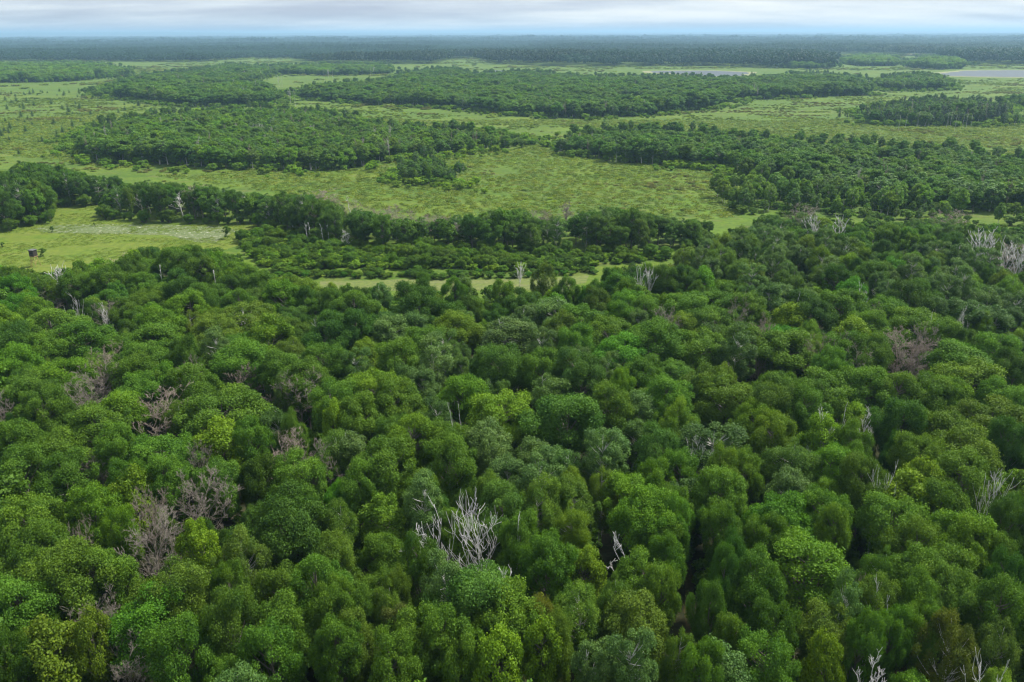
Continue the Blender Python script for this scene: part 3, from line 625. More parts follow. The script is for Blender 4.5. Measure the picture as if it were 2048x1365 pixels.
#PART3
# ------------------------------------------------------------------ near forest: trees read from the photograph
# x, y of the crown's middle and its width in photograph pixels, kind, tone
KC = {'M': 'maple', 'O': 'oak', 'B': 'birch', 'A': 'aspen', 'L': 'basswood'}
CROWNS = """109 658 110 Mm,171 689 110 Mm,20 696 90 Od,85 713 80 Mm,301 692 110 Mm,325 655 90 My,428 665 100 Bo,489 634 110 Bo,376 620 80 My,369 726 60 Oo,428 706 60 Ag,534 679 80 Ly,
496 733 110 Mm,561 744 100 Mm,612 774 100 Mm,640 726 80 Mm,663 672 90 Od,274 761 95 Mm,390 778 95 Mm,130 768 100 My,51 792 100 Mm,239 833 100 My,441 836 145 Mm,85 826 80 Mm,191 874 120 Mm,34 891 90 Mm,
561 846 60 Ad,441 901 110 Ly,506 891 70 Mm,602 874 50 Oo,667 805 90 Mm,657 853 50 Ly,670 898 85 Bg,325 921 120 Mm,236 915 80 Mm,133 915 110 Mm,51 956 120 Mm,137 963 110 Mm,260 969 70 Mm,274 1000 100 Ly,434 973 85 Mg,
342 973 80 Mm,513 962 75 Md,595 966 100 Mm,708 661 80 Od,712 617 80 Mm,783 661 80 Ag,838 620 90 Od,907 661 95 By,852 689 80 Mm,804 733 90 Mm,865 730 80 Ag,1009 668 110 Ag,992 737 105 Om,1115 620 80 Ag,1163 651 90 Mm,
1153 692 70 Mm,1221 675 90 Mm,1248 641 60 Mm,1248 716 110 Mb,1324 692 110 Mm,1163 761 95 Og,1084 747 80 Mm,742 785 100 My,797 815 100 Mm,725 839 90 Mm,852 771 70 Ag,927 798 100 My,1002 833 120 My,965 880 90 Ag,
1139 846 150 Om,1221 822 90 Mo,1283 757 85 Mm,1241 785 50 My,1334 812 90 Mm,1344 853 70 By,1272 819 70 Ag,694 901 80 Ag,828 887 100 My,893 891 90 Mm,763 942 120 Mm,900 935 100 Mm,729 983 80 Mm,982 921 70 Ag,
1067 928 80 Ag,1129 935 70 Ag,1207 928 70 Ag,1019 959 90 Ag,1091 969 90 Ag,1310 915 100 Og,1153 983 70 By,1204 979 60 Bo,1307 976 80 My,1375 620 90 Mm,1451 617 90 Mm,1502 627 75 Mg,1427 648 90 Mm,1587 644 70 Ly,
1628 637 90 Od,1680 620 90 Mm,1392 699 100 Mm,1485 692 95 Mm,1574 706 120 Mm,1704 675 80 Ly,1738 665 80 Mm,1690 709 90 Mm,1837 661 100 Mm,1881 675 80 Mm,1772 630 80 Mm,1909 730 130 Mm,1929 767 130 My,1656 747 65 Mm,
1734 716 80 Om,1536 784 85 Mm,1451 805 110 Mm,1399 778 90 Mm,1553 819 100 Om,1639 791 110 Mm,1611 833 90 Mm,1734 785 100 Mm,1786 798 90 Mm,1796 853 95 Od,1844 791 90 Mm,1895 795 90 My,1974 846 120 Mo,2008 812 90 Mm,
1502 850 80 My,1543 877 85 My,1362 850 70 Bm,1639 884 80 Ly,1710 894 70 Mm,1881 874 110 Mm,1912 921 130 Mo,1909 969 120 Mm,1837 921 90 Mm,1420 908 120 Ad,1584 925 100 Bg,1663 938 90 My,1717 938 70 Mm,1440 962 70 Mo,
1495 962 75 Mo,1577 979 80 Ag,1731 979 90 Oo,1830 986 80 Ly,1358 952 80 Mm,2015 897 80 Od,1990 640 80 Ad,1940 630 80 Ad,2020 700 80 Ad,2030 770 80 Od,48 1064 120 Mo,106 1108 100 Mm,185 1040 100 My,246 1064 60 My,
144 1163 150 Mm,212 1156 110 Mm,407 1102 75 Ly,376 1197 130 Oo,489 1129 90 Bg,462 1184 60 Mm,581 1060 150 Od,670 1047 80 Bo,670 1119 90 Bo,640 1187 110 Mm,564 1211 110 Mm,44 1239 130 Mm,298 1262 150 Mb,472 1252 110 Oo,
564 1262 120 Mm,103 1320 140 Lo,188 1307 75 Lo,359 1320 120 Mm,547 1334 110 Mm,667 1307 90 Md,674 1225 90 Mm,10 1341 80 Md,838 1023 80 Ag,975 1000 85 Bo,824 1156 80 Oo,968 1196 160 Og,905 1185 90 Ag,1036 1095 85 Mm,
1091 1143 100 Mm,1077 1020 90 Bm,1149 1006 90 Bm,1153 1050 70 By,1269 1002 110 My,1276 1054 120 My,1344 1016 70 Mm,1324 1078 100 Mm,1276 1163 110 Mm,1335 1143 70 Mm,770 1197 60 Bm,715 1211 80 Bm,718 1283 90 Bm,
770 1231 50 Bm,814 1245 56 Ar,1071 1238 74 Br,893 1279 120 Mo,999 1249 130 Mo,818 1307 110 Mm,1002 1327 100 Ly,1081 1317 80 Ly,930 1341 90 Mm,1170 1232 110 Bo,1285 1245 140 Bo,1228 1204 80 Bm,1112 1279 60 Bo,
1194 1327 90 Ag,1262 1334 90 Ag,787 1341 100 Mm,1345 1060 70 Mm,1330 1136 60 Mm,1454 1006 100 Mm,1454 1068 80 Mm,1567 1057 130 Mb,1539 1088 80 Mm,1656 1033 90 Mm,1676 1078 70 Mo,1827 1006 120 Ly,1792 1057 120 Mm,
1881 1027 100 Mm,1909 1081 130 My,1840 1112 100 Mm,1936 1102 100 My,1980 1122 80 Mo,1608 1156 170 My,1498 1184 110 Mm,1758 1143 70 Bm,1827 1167 110 Mm,1902 1177 130 Mm,1878 1218 100 Mg,1628 1256 120 Bo,1697 1238 60 Ag,
1758 1211 90 Bm,1834 1232 90 Mm,1707 1290 70 Mm,1539 1266 90 Md,1425 1238 70 Od,1440 1340 110 Ag,1529 1334 110 Mm,1465 1297 70 Mm,1758 1273 60 Mm,1827 1273 80 Mm,1905 1310 100 Br,1988 1297 90 Bg,1991 1238 110 Md,
1676 1348 70 Ly,2018 1078 80 Od,1998 1044 70 Od,2018 1184 80 Od,1392 1348 80 Mm,1350 1325 70 Bm,1330 1195 70 Mm,1440 1180 60 Od,1450 1140 70 Od,1083 560 44 Bg,925 578 40 Am,905 590 44 Mm,1012 592 44 Mm,1140 588 44 Mm,840 590 50 Om,770 592 44 Ag"""
TREES = []   # dict(kind, x, y, h, w, tone)
for e in CROWNS.replace('\n', '').split(','):
    x, y, w, c = e.split(); x, y, w = float(x), float(y), float(w); kind = KC[c[0]]
    h = {'maple': 12.2, 'oak': 12.6, 'birch': 12.4, 'aspen': 12.6, 'basswood': 11.8}[kind] * rng.uniform(.95, 1.05); p = G(x, y, h * .70); dz = P([p])[0, 2]
    TREES.append(dict(kind=kind, x=p[0], y=p[1], h=h, w=np.clip(w * dz / FPX * .56, 1.4, 5.2), tone=c[1], read=True))
# dead trees: x, y of the top in pixels, y where it disappears, height, style, width, lean, label, short phrase used as a landmark
DEAD = [
 (955, 984, 1112, 14.0, 'crown', 2.1, 0, 'largest bleached white dead tree with a full fan of bare branches', 'the great white snag'),
 (866, 1012, 1112, 13.6, 'sweep', 1.9, .10, 'bleached white dead tree leaning away from the great white snag', 'the leaning white snag'),
 (836, 1055, 1150, 12.5, 'fork', 1.5, .10, 'grey half-bare dead tree with low crooked limbs beside the leaning white snag', None),
 (1036, 1024, 1056, 12.8, 'pole', .9, -.02, 'thin forked white stub poking out just behind the great white snag', None),
 (1250, 1062, 1128, 12.0, 'fork', 1.1, .03, 'white forked dead limb with a crooked side arm above a dark hole', 'the crooked white limb'),
 (1474, 1258, 1290, 10.5, 'stub', 1.0, 0, 'broken-topped brown stub with three short prongs', 'the pronged stub'),
 (1783, 926, 982, 12.5, 'sweep', .8, -.05, 'slender white snag with upswept forks rising out of olive crowns', 'the slender snag'),
 (1757, 935, 978, 11.8, 'pole', .5, .05, 'thin bent bare pole beside the slender snag', None),
 (2000, 934, 1010, 13, 'sweep', 1.0, -.03, 'pale grey snag with loose top twigs over the dark edge gap', 'the edge snag'),
 (1974, 948, 1010, 12.4, 'pole', .5, .02, 'single curved grey pole beside the edge snag', None),
 (900, 803, 866, 13, 'pole', .9, .06, 'bare white pole with one low crooked side branch', 'the twin poles'),
 (914, 801, 868, 13, 'pole', .3, .10, 'straight bare white pole without branches, one of a pair', None),
 (1694, 803, 872, 13.2, 'pole', .8, -.06, 'pair-topped white dead stem between two thin birches', 'the birch trio'),
 (1650, 815, 866, 12.8, 'wisp', 1.3, .02, 'thin sparse birch with white stems and wispy twigs', None),
 (1728, 808, 868, 13, 'wisp', 1.5, .06, 'thin spreading birch with white upswept stems and feathery top', None),
 (1597, 583, 616, 12.6, 'pole', .7, .02, 'small white dead stem standing before a dark crown', 'the small white stem'),
 (1965, 455, 496, 13.5, 'sweep', 1.5, .0, 'white V-shaped snag standing over the forest rim', 'the white V snags'),
 (1990, 450, 496, 13.5, 'sweep', 1.6, .02, 'taller white fan-shaped snag, twin of the V-shaped one', None),
 (2020, 472, 536, 13, 'sweep', 1.3, .03, 'tall white leaning snag before a bare grey thicket', 'the rim snag'),
 (2044, 478, 536, 13, 'sweep', 1.6, .06, 'spreading white snag cut by the edge of view', None),
 (1683, 432, 462, 12.5, 'sweep', 1.3, .05, 'small pale fan-topped snag at the forest rim', 'the rim fan snag'),
 (1630, 426, 446, 12, 'sweep', .9, 0, 'short pale twiggy snag in front of the aspen belt', None),
 (1040, 523, 577, 5.9, 'cluster', 1.7, 0, 'many-stemmed white dead bush at the edge of the grass lane', 'the white dead bush'),
 (1283, 526, 547, 12, 'sweep', .7, 0, 'small white branching snag, one of two beside the lane', 'the lane snags'),
 (1302, 527, 546, 12, 'sweep', .7, 0, 'small white branching snag nearer the dark gap, one of two', None),
 (1130, 557, 588, 7.5, 'sweep', .8, -.05, 'small leaning white snag below the grass lane', 'the lane stub'),
 (148, 585, 643, 13, 'sweep', 1.2, -.01, 'white snag with narrow upswept crown below the hunting stand', 'the stand snag'),
 (127, 612, 638, 11, 'pole', .7, .05, 'short white broken stem beside the snag below the hunting stand', None),
 (205, 600, 640, 11, 'wisp', 1.0, 0, 'wispy half-dead birch beside the narrow white snag', None),
 (108, 524, 552, 9.5, 'sweep', 1.4, .06, 'small white fan-shaped snag beside the hunting stand', 'the small fan snag'),
 (277, 384, 412, 6.6, 'crown', 1.9, .02, 'white spreading snag above the dark tree line', 'the spreading snag'),
 (295, 386, 412, 6.2, 'sweep', 1.1, 0, 'slim greyish snag next to the spreading snag', None),
 (352, 384, 438, 7.4, 'sweep', 1.6, .14, 'tall leaning white snag with fanned top in the tree line', 'the fanned snag'),
 (372, 384, 432, 6.8, 'pole', .7, .02, 'upright white stem beside the tall leaning snag', None),
 (485, 383, 416, 5.8, 'sweep', .7, .05, 'thin white snag rising from the dark tree line', 'the thin line snag'),
 (433, 376, 402, 5, 'pole', .6, .02, 'faint pale stem over the dark tree line', None),
 (612, 446, 494, 6.2, 'pole', .4, .04, 'bare white pole, outermost of the group before the dark oak', 'the white poles'),
 (617, 445, 492, 6.2, 'pole', .5, .05, 'bare white leaning pole in the middle of the white pole group', None),
 (632, 464, 486, 3.4, 'pole', .3, .05, 'shortest white pole between the taller bare poles', None),
 (642, 447, 496, 6.2, 'pole', .6, .06, 'slanting white pole with stubby side twig', None),
 (653, 446, 494, 6.2, 'pole', .4, -.01, 'upright white pole at the inner end of the pole group', None),
 (692, 391, 428, 6.5, 'stub', 1.2, .16, 'leaning broken white trunk above the grey brush', 'the broken trunk'),
 (690, 458, 500, 5.4, 'wisp', 1.2, .06, 'thin sparse birch with pale stems before the tree line', 'the sparse birch'),
 (1180, 462, 490, 4.6, 'pole', .4, 0, 'thin pale stem in front of the tree line', 'the pale stems'),
 (1192, 468, 498, 4.4, 'pole', .3, 0, 'thinner pale stem beside another in front of the tree line', None),
 (1135, 398, 455, 9.0, 'bare', 1.9, 0, 'tall bare grey-brown tree standing against the marsh', 'the bare grey tree'),
 (1727, 560, 590, 12, 'wisp', .8, 0, 'thin pale half-bare aspen in the slender stand', None),
 (1866, 618, 650, 13, 'pole', .4, 0, 'pair of thin white stems at the dark aspen stand', 'the aspen stems'),
 (1930, 606, 648, 13, 'wisp', .7, 0, 'thin white-stemmed birch inside the dark aspen stand', None),
 (425, 540, 562, 10, 'pole', .5, .03, 'short white stick among the shrubs below the mown field', 'the white stick'),
 (317, 530, 556, 10, 'pole', .5, 0, 'single pale trunk under a round crown below the mown field', 'the pale trunk'),
 (648, 625, 648, 12, 'sweep', .9, 0, 'small white twiggy top sticking out of bright crowns', 'the twiggy top'),
 (1428, 862, 882, 12, 'pole', .5, 0, 'short white spike poking out of a dark crown', 'the white spike'),
 (1395, 868, 895, 12, 'sweep', 1.0, 0, 'spray of thin white twigs on a dark sparse crown', None),
 (1760, 1147, 1190, 12, 'pole', .5, 0, 'thin white forked stem in front of a rounded birch', 'the thin forked stem'),
 (1783, 1190, 1240, 12, 'pole', .5, 0, 'slanting white stem low among the birch crowns', None),
 (1768, 1290, 1372, 12.5, 'wisp', 1.8, 0, 'bare white-limbed birch with upward fan of stems', 'the fan birch'),
 (1980, 1305, 1372, 12, 'sweep', 1.3, .1, 'white-stemmed leaning birch beside the rust-tinged crown', 'the corner birch'),
 (965, 1128, 1160, 11.6, 'sweep', .8, 0, 'small white dead spray above the broad grey-green crown', None),
 (1000, 1130, 1165, 11.4, 'fork', .9, 0, 'hooked white dead branch over the broad grey-green crown', None),
 (983, 1155, 1185, 11.0, 'sweep', .8, 0, 'low white branching spray on the broad grey-green crown', None),
 (1355, 1335, 1380, 8, 'pole', .6, 0, 'small dead stem beside the dirt track', None),
 (505, 245, 262, 8.5, 'crown', 1.6, 0, 'white snag on the light wooded island', 'the island snag'),
 (520, 246, 262, 8, 'sweep', 1.2, 0, 'second thinner white snag on the light wooded island', None),
]
for i, (x, y) in enumerate([(488, 140), (497, 137), (503, 140), (514, 134), (521, 140), (478, 144), (556, 152), (562, 150), (510, 160), (578, 177), (588, 180), (647, 139), (656, 138), (664, 138), (740, 133), (747, 132), (466, 158), (306, 170), (1041, 157), (1185, 162), (1740, 158)]):
    DEAD.append((x, y, y + 22, 11 + (i % 3), 'pole' if i % 3 else 'sweep', .9, 0, None, None))
for i, x in enumerate([1862, 1802, 1815, 1898, 1906, 1915, 1930, 1938, 1948, 1840]):
    DEAD.append((x, 222 + (i * 7) % 9, 254, 8.5, 'pole', .5, 0, None, None))
# twiggy grey-brown dead crowns: x, y of the middle, width in px, height m, label, short
TWIGGY = [
 (322, 842, 100, 11, 'round purple-grey leafless crown between two full green trees', 'the round grey crown'),
 (205, 775, 80, 11.5, 'tangled brown leafless tree above the spiky bright crown', 'the tangled brown tree'),
 (180, 812, 80, 10.5, 'lower tangled leafless tree behind the spiky bright crown', None),
 (215, 742, 60, 11, 'small grey leafless top above the tangled brown tree', None),
 (405, 1008, 95, 12, 'broad grey leafless crown above a pointed light tree', 'the broad grey crown'),
 (310, 1095, 90, 12.5, 'tall feathery grey-brown leafless tree in the dark opening', 'the feathery dead tree'),
 (300, 1040, 60, 12, 'thin upper leafless twigs behind the feathery dead tree', None),
 (205, 960, 55, 9.5, 'dull brown leafless bush sunk between round crowns', 'the sunken brown bush'),
 (397, 945, 40, 11, 'small grey leafless spray beside the bright rounded crown', None),
 (575, 925, 90, 11, 'wide bare-branched grey tree behind low round crowns', 'the wide bare tree'),
 (640, 948, 60, 10.5, 'smaller bare-branched grey tree at the end of the wide one', None),
 (600, 795, 75, 10.5, 'drooping grey dead boughs in the shade of a big crown', 'the drooping boughs'),
 (490, 768, 60, 10, 'dim leafless tree in the shade behind a broad crown', None),
 (388, 770, 40, 12, 'grey leafless patch in the middle of a green crown', None),
 (0, 835, 50, 11, 'brown leafless crown cut by the edge of view', 'the cut brown crown'),
 (170, 1118, 40, 12, 'small smoky-grey leafless crown between large green ones', 'the smoky crown'),
 (215, 1255, 80, 10, 'tangle of pale leafless branches over a dark opening', 'the pale tangle'),
 (262, 1345, 95, 9.5, 'low spreading leafless tree at the lower edge', 'the low bare tree'),
 (1800, 705, 85, 12, 'dark purple-grey leafless crown with curling branches', 'the purple crown'),
 (1845, 700, 45, 12.5, 'thin leafless tree beside the purple-grey crown', None),
 (1820, 745, 70, 10, 'low leafless thicket beneath the purple-grey crown', None),
 (1632, 718, 45, 11.5, 'small brown leafless crown behind a rounded tree', None),
 (1672, 716, 45, 11.5, 'second small brown leafless crown behind a rounded tree', None),
 (1712, 742, 50, 11, 'reddish-grey leafless crown lower down the slope of crowns', 'the reddish bare crown'),
 (1525, 680, 50, 12, 'faint mauve leafless crown in the middle of the canopy', 'the mauve crown'),
 (1474, 645, 34, 12, 'tiny mauve leafless top beside clustered round crowns', None),
 (1335, 656, 50, 11.5, 'spray of pale brown twigs between two round crowns', 'the brown spray'),
 (1518, 735, 34, 9, 'dark brown leafless bush in a gap', None),
 (1712, 1215, 34, 9.5, 'thin brown dead saplings in the dark gap', None),
 (2020, 520, 90, 9.5, 'bare grey thicket behind the rim snag', None),
 (1900, 448, 60, 9, 'smoky leafless thicket at the forest rim', 'the smoky thicket'),
 (1610, 432, 50, 8, 'brown leafless bush at the edge of the aspen belt', None),
 (215, 640, 60, 9, 'grey leafless bush under the narrow white snag', None),
 (255, 540, 90, 7, 'brownish half-dead shrub below the mown field', 'the brownish shrub'),
 (130, 600, 60, 8, 'brown leafless patch below the hunting stand', None),
 (400, 392, 50, 9, 'grey leafless bush over the tree line near the thin snag', None),
 (640, 402, 60, 8, 'grey leafless brush beside the dark oak of the tree line', None),
 (1752, 650, 40, 10, 'thin brown leafless top in the canopy', None),
]
BRUSH = [(672, 405), (690, 412), (712, 408), (735, 415), (755, 420), (775, 424), (790, 412), (800, 430), (820, 428), (840, 436), (858, 430), (875, 440), (895, 438), (905, 446), (1060, 428), (1078, 434), (1095, 430), (1160, 432), (1220, 440)]

# the edge of the near forest as its tree tops draw it
BND = np.array([(-200, 530), (0, 524), (100, 530), (180, 505), (330, 484), (450, 494), (540, 540), (640, 556), (740, 572), (860, 576), (1000, 571), (1110, 572), (1170, 566), (1190, 545), (1215, 528), (1300, 516), (1365, 508), (1385, 472), (1480, 442), (1550, 420), (1640, 432), (1760, 447), (1850, 434), (2048, 457), (2250, 470)], float)
GAPS = [[(1369, 985), (1392, 985), (1398, 1290), (1366, 1300)], [(1185, 1090), (1235, 1090), (1240, 1190), (1150, 1200)], [(1400, 1110), (1500, 1100), (1480, 1200), (1395, 1220)], [(1690, 1090), (1735, 1090), (1740, 1190), (1685, 1190)],
        [(1960, 985), (1995, 1000), (1975, 1075), (1935, 1060)], [(455, 770), (520, 770), (520, 840), (480, 850)], [(230, 1200), (310, 1200), (300, 1250), (170, 1240)], [(1311, 498), (1366, 498), (1366, 545), (1306, 545)], [(745, 865), (775, 865), (770, 895), (748, 895)], [(1720, 860), (1760, 850), (1770, 900), (1730, 905)], [(280, 1070), (340, 1070), (340, 1170), (290, 1170)], [(48, 500), (98, 500), (92, 552), (52, 552)]]
dead_boxes = []
for d in DEAD:
    p = G(d[0], d[1], d[3]); w = 22 if d[1] > 560 else 6
    if d[1] > 380: dead_boxes.append((d[0] - w, d[0] + w, d[1], d[2], p[1]))
for d in TWIGGY:
    p = G(d[0], d[1], d[3] * .75)
    if d[1] > 560: dead_boxes.append((d[0] - d[2] * .4, d[0] + d[2] * .4, d[1] - d[2] * .4, d[1] + d[2] * .3, p[1]))
taken = [(t['x'], t['y'], t['w']) for t in TREES] + [(G(d[0], d[1], d[3])[0], G(d[0], d[1], d[3])[1], .6) for d in DEAD if d[1] > 380] + [(G(d[0], d[1], d[3] * .75)[0], G(d[0], d[1], d[3] * .75)[1], d[2] * .3 * 70 / FPX) for d in TWIGGY]
taken = [np.array(t) for t in taken]
from collections import defaultdict
cell = defaultdict(list)
for t_ in taken: cell[(int(t_[0] // 8), int(t_[1] // 8))].append(t_)
def free(x, y, w, k=.66):
    ci, cj = int(x // 8), int(y // 8)
    for i in range(ci - 1, ci + 2):
        for j in range(cj - 1, cj + 2):
            for t_ in cell[(i, j)]:
                if (t_[0] - x) ** 2 + (t_[1] - y) ** 2 < ((t_[2] + w) * k) ** 2: return False
    return True
def species(x, y, u, v):
    """stands: aspen and birch drift through the oak and maple"""
    a = vnoise(x, y, 34, 21); b = vnoise(x, y, 22, 22)
    if u > 1480 and v < 640 and rng.random() < .55: return 'aspen'
    if 950 < u < 1250 and 890 < v < 990 and rng.random() < .7: return 'aspen'
    if a > .64: return 'aspen' if rng.random() < .6 else 'birch'
    if b > .68: return 'birch' if rng.random() < .6 else 'maple'
    return rng.choice(['maple', 'oak', 'basswood', 'birch'], p=[.56, .28, .08, .08])
def tone_of(kind, x, y):
    base = {'maple': 'mmmmydob', 'oak': 'mmdddog', 'birch': 'mooyg', 'aspen': 'ggmdg', 'basswood': 'yymb'}[kind]
    return base[rng.integers(len(base))]
def hides(y, q, top, w):
    rp = w * FPX / q[2]
    return any(y < dy + .5 and x0 - rp * .8 < q[0] < x1 + rp * .8 and y0 < q[1] + rp * .2 and top[1] < y1 - 4 for (x0, x1, y0, y1, dy) in dead_boxes)
FILL = []
cand = 0
for sweep, (wmin, wmax, ntry) in enumerate([(2.6, 3.6, 5200), (1.9, 2.7, 7000), (1.3, 1.9, 8000)]):
    for _ in range(ntry):
        y = math.sqrt(rng.uniform(30 ** 2, 300 ** 2)); x = rng.uniform(-1, 1) * (.68 * y + 16); w = rng.uniform(wmin, wmax)
        if not free(x, y, w): continue
        kind = None; q = P([(x, y, 8.5)])[0]; kind = str(species(x, y, q[0], q[1])); w_ = w * {'aspen': .78, 'birch': .9}.get(kind, 1)
        h = {'maple': 11.0, 'oak': 11.3, 'birch': 11.4, 'aspen': 12.0, 'basswood': 10.6}[kind] * rng.uniform(.82, 1.12) * (.62 + .135 * min(w, 3.0)) * (.93 + .12 * vnoise(x, y, 30, 51))
        top = P([(x, y, h)])[0]; by = np.interp(top[0], BND[:, 0], BND[:, 1])
        if top[1] < by - 2 + rng.uniform(0, 4): continue
        if any(inside([q[:2]], g)[0] for g in GAPS) or inside([P([(x, y, 0)])[0, :2]], GAPS[7])[0]: continue
        if hides(y, q, top, w_): continue
        cell[(int(x // 8), int(y // 8))].append((x, y, w)); FILL.append(dict(kind=kind, x=x, y=y, h=h, w=w_, tone=tone_of(kind, x, y), read=False))
TREES += FILL
# the tree line behind the field and the lane, and the trees left of the field
LINE_TOP = np.array([(198, 408), (250, 370), (330, 367), (420, 377), (540, 393), (620, 393), (700, 419), (760, 433), (850, 443), (940, 433), (1030, 419), (1100, 441), (1200, 419), (1260, 422), (1330, 437), (1420, 442)], float)
LINE_BASE = [(200, 434), (300, 447), (420, 447), (520, 448), (560, 468), (640, 490), (720, 499), (860, 502), (1000, 507), (1130, 511), (1230, 514), (1305, 512), (1365, 500), (1420, 480)]
SIDE_TOP = np.array([(-150, 352), (0, 351), (60, 326), (130, 336), (180, 353), (240, 356)], float)
SIDE_BASE = [(-150, 492), (0, 465), (60, 451), (100, 443), (106, 416), (200, 410), (240, 404)]
for ti, (tp, bs, hm) in enumerate([(LINE_TOP, LINE_BASE, 10.8), (SIDE_TOP, SIDE_BASE, 11)]):
    poly = gpoly(bs + [tuple(a) for a in tp[::-1]]); GROVE_POLYS.append(poly)
    for p in jgrid(poly, 4.1, 200 + ti):
        q0 = P([(p[0], p[1], 0)])[0]; room_ = (q0[1] - np.interp(q0[0], tp[:, 0], tp[:, 1])) * q0[2] / FPX * 1.03
        h = min(hm * rng.uniform(.72, 1.2), room_ * rng.uniform(.94, 1.16))
        if h < 4.2: continue
        q = P([(p[0], p[1], h * .7)])[0]
        if inside([q0[:2]], GAPS[7])[0] or hides(p[1], q, P([(p[0], p[1], h)])[0], .7): continue
        kind = str(rng.choice(['oak', 'maple', 'aspen', 'birch'], p=[.4, .25, .25, .1])); w = rng.uniform(2.1, 3.3) * {'aspen': .8, 'birch': .9}.get(kind, 1) * min(1, h / 8)
        TREES.append(dict(kind=kind, x=p[0], y=p[1], h=h, w=w, tone='mmdmgd'[rng.integers(6)] if kind != 'birch' else 'm', read=False, line=True))

# ------------------------------------------------------------------ labels that single out each tree
LANDMARK = [(d[0], d[1] * .5 + d[2] * .5, d[8]) for d in DEAD if d[8]] + [(d[0], d[1], d[5]) for d in TWIGGY if d[5]] + [(72, 515, 'the hunting stand'), (1383, 1230, 'the dirt track'), (452, 467, 'the lone field tree'), (1337, 490, 'the dark gap'), (845, 350, 'the lone copse'), (1860, 235, 'the conifer island'), (600, 290, 'the light island'), (1600, 320, 'the aspen belt'), (1300, 190, 'the central wood'), (400, 170, 'the trunk-lined wood'), (1990, 148, 'the bright pond'), (120, 145, 'the dark wood'), (1820, 165, 'the rounded wood'), (250, 448, 'the clover patch'), (900, 558, 'the grass lane'), (1150, 290, 'the belt tip'), (160, 300, 'the island corner')]
LM = np.array([(a, b) for a, b, _ in LANDMARK])
ORD = ['first', 'second', 'third', 'fourth', 'fifth', 'sixth', 'seventh', 'eighth', 'ninth', 'tenth', 'eleventh', 'twelfth', 'thirteenth', 'fourteenth', 'fifteenth', 'sixteenth', 'seventeenth', 'eighteenth', 'nineteenth', 'twentieth']
def ordw(i):
    if i < 20: return ORD[i]
    tens = ['twenty', 'thirty', 'forty', 'fifty', 'sixty', 'seventy', 'eighty', 'ninety']; t_, u_ = divmod(i + 1, 10)
    if t_ >= 10: return 'hundred-and-' + ordw(i - 100)
    return tens[t_ - 2] + '-' + ORD[u_ - 1] if u_ else tens[t_ - 2].replace('ty', 'tieth')
def name_all(rows):
    """rows: (px, py, look, noun); returns a label for each, told by its look and its place between two landmarks"""
    buckets = defaultdict(list)
    for i, (u, v, look, noun) in enumerate(rows):
        d = np.hypot(LM[:, 0] - u, (LM[:, 1] - v) * 1.3); o = np.argsort(d); a = o[0]; near = [b for b in o[1:9]]
        ang = math.atan2(v - LM[a, 1], u - LM[a, 0])
        b = min(near, key=lambda k: abs((math.atan2(LM[k, 1] - LM[a, 1], LM[k, 0] - LM[a, 0]) - ang + math.pi) % (2 * math.pi) - math.pi))
        buckets[(a, b, look, noun)].append((d[a], i))
    out = [None] * len(rows)
    for (a, b, look, noun), v in buckets.items():
        for k, (_, i) in enumerate(sorted(v)):
            out[i] = '%s %s, %s from %s towards %s' % (look, noun, ordw(k), LANDMARK[a][2], LANDMARK[b][2])
    return out
NOUN = {'maple': 'round-crowned tree', 'oak': 'broad clumpy tree', 'birch': 'feathery tree', 'aspen': 'slender tree', 'basswood': 'large-leaved tree'}

# ------------------------------------------------------------------ place the near trees: the 300 of a kind that show largest as things, the rest as a mass
for t_ in TREES:
    q = P([(t_['x'], t_['y'], t_['h'] * .72)])[0]; t_['u'], t_['v'], t_['d'] = q
    t_['show'] = (t_['w'] / t_['d'] * FPX) if (-10 < q[0] < 2058 and q[1] < 1400 and q[1] > 60) else 0
near_forest = []
GROUP = {'maple': 'round-crowned trees of the near forest', 'oak': 'broad clumpy trees of the near forest', 'birch': 'feathery birches of the near forest', 'aspen': 'slender aspens of the near forest', 'basswood': 'large-leaved light trees of the near forest'}
def place_tree(name, pair, loc, rz, sx, sz, color, parts=('crown', 'trunk'), tilt=(0, 0)):
    e = thing(name, loc, rz, (sx, sx, sz)); e.rotation_euler = (tilt[0], tilt[1], rz)
    link(parts[0], pair[0], e, color); link(parts[1], pair[1], e); return e
for kind in KINDS:
    sel = sorted([t_ for t_ in TREES if t_['kind'] == kind], key=lambda t_: (-t_['read'] * (t_['show'] > 0), -t_['show'])); n = sum(1 for t_ in sel if t_['show'] > 0)
    keep, rest = sel[:min(300, n)], sel[min(300, n):]
    near_forest += rest
    labs = name_all([(t_['u'], t_['v'], TONE_WORD[t_['tone']], NOUN[kind]) for t_ in keep])
    for t_, lab in zip(keep, labs):
        S = SPEC[kind]; e = place_tree(kind + '_tree', EDGE[kind][rng.integers(2)] if t_.get('line') else NEAR[kind][rng.integers(NVAR[kind])], (t_['x'], t_['y'], -.05), rng.uniform(0, 6.28), t_['w'] / S['R'], t_['h'] / S['H'], TONE[t_['tone']], tilt=tuple(rng.normal(size=2) * .04))
        tag(e, lab, 'tree', GROUP[kind])
scatter('near_forest', [(t_['x'], t_['y']) for t_ in near_forest], [(t_['w'] / SPEC[t_['kind']]['R'],) * 2 + (t_['h'] / SPEC[t_['kind']]['H'],) for t_ in near_forest], [([i_ for tn_, i_ in MID[t_['kind']] if tn_ == t_['tone']] or [i_ for _, i_ in MID[t_['kind']]])[rng.integers(3)] for t_ in near_forest], MID_COLL,
        'remaining trees of the near forest, merging behind the crowns one can pick out', 'forest', 3)
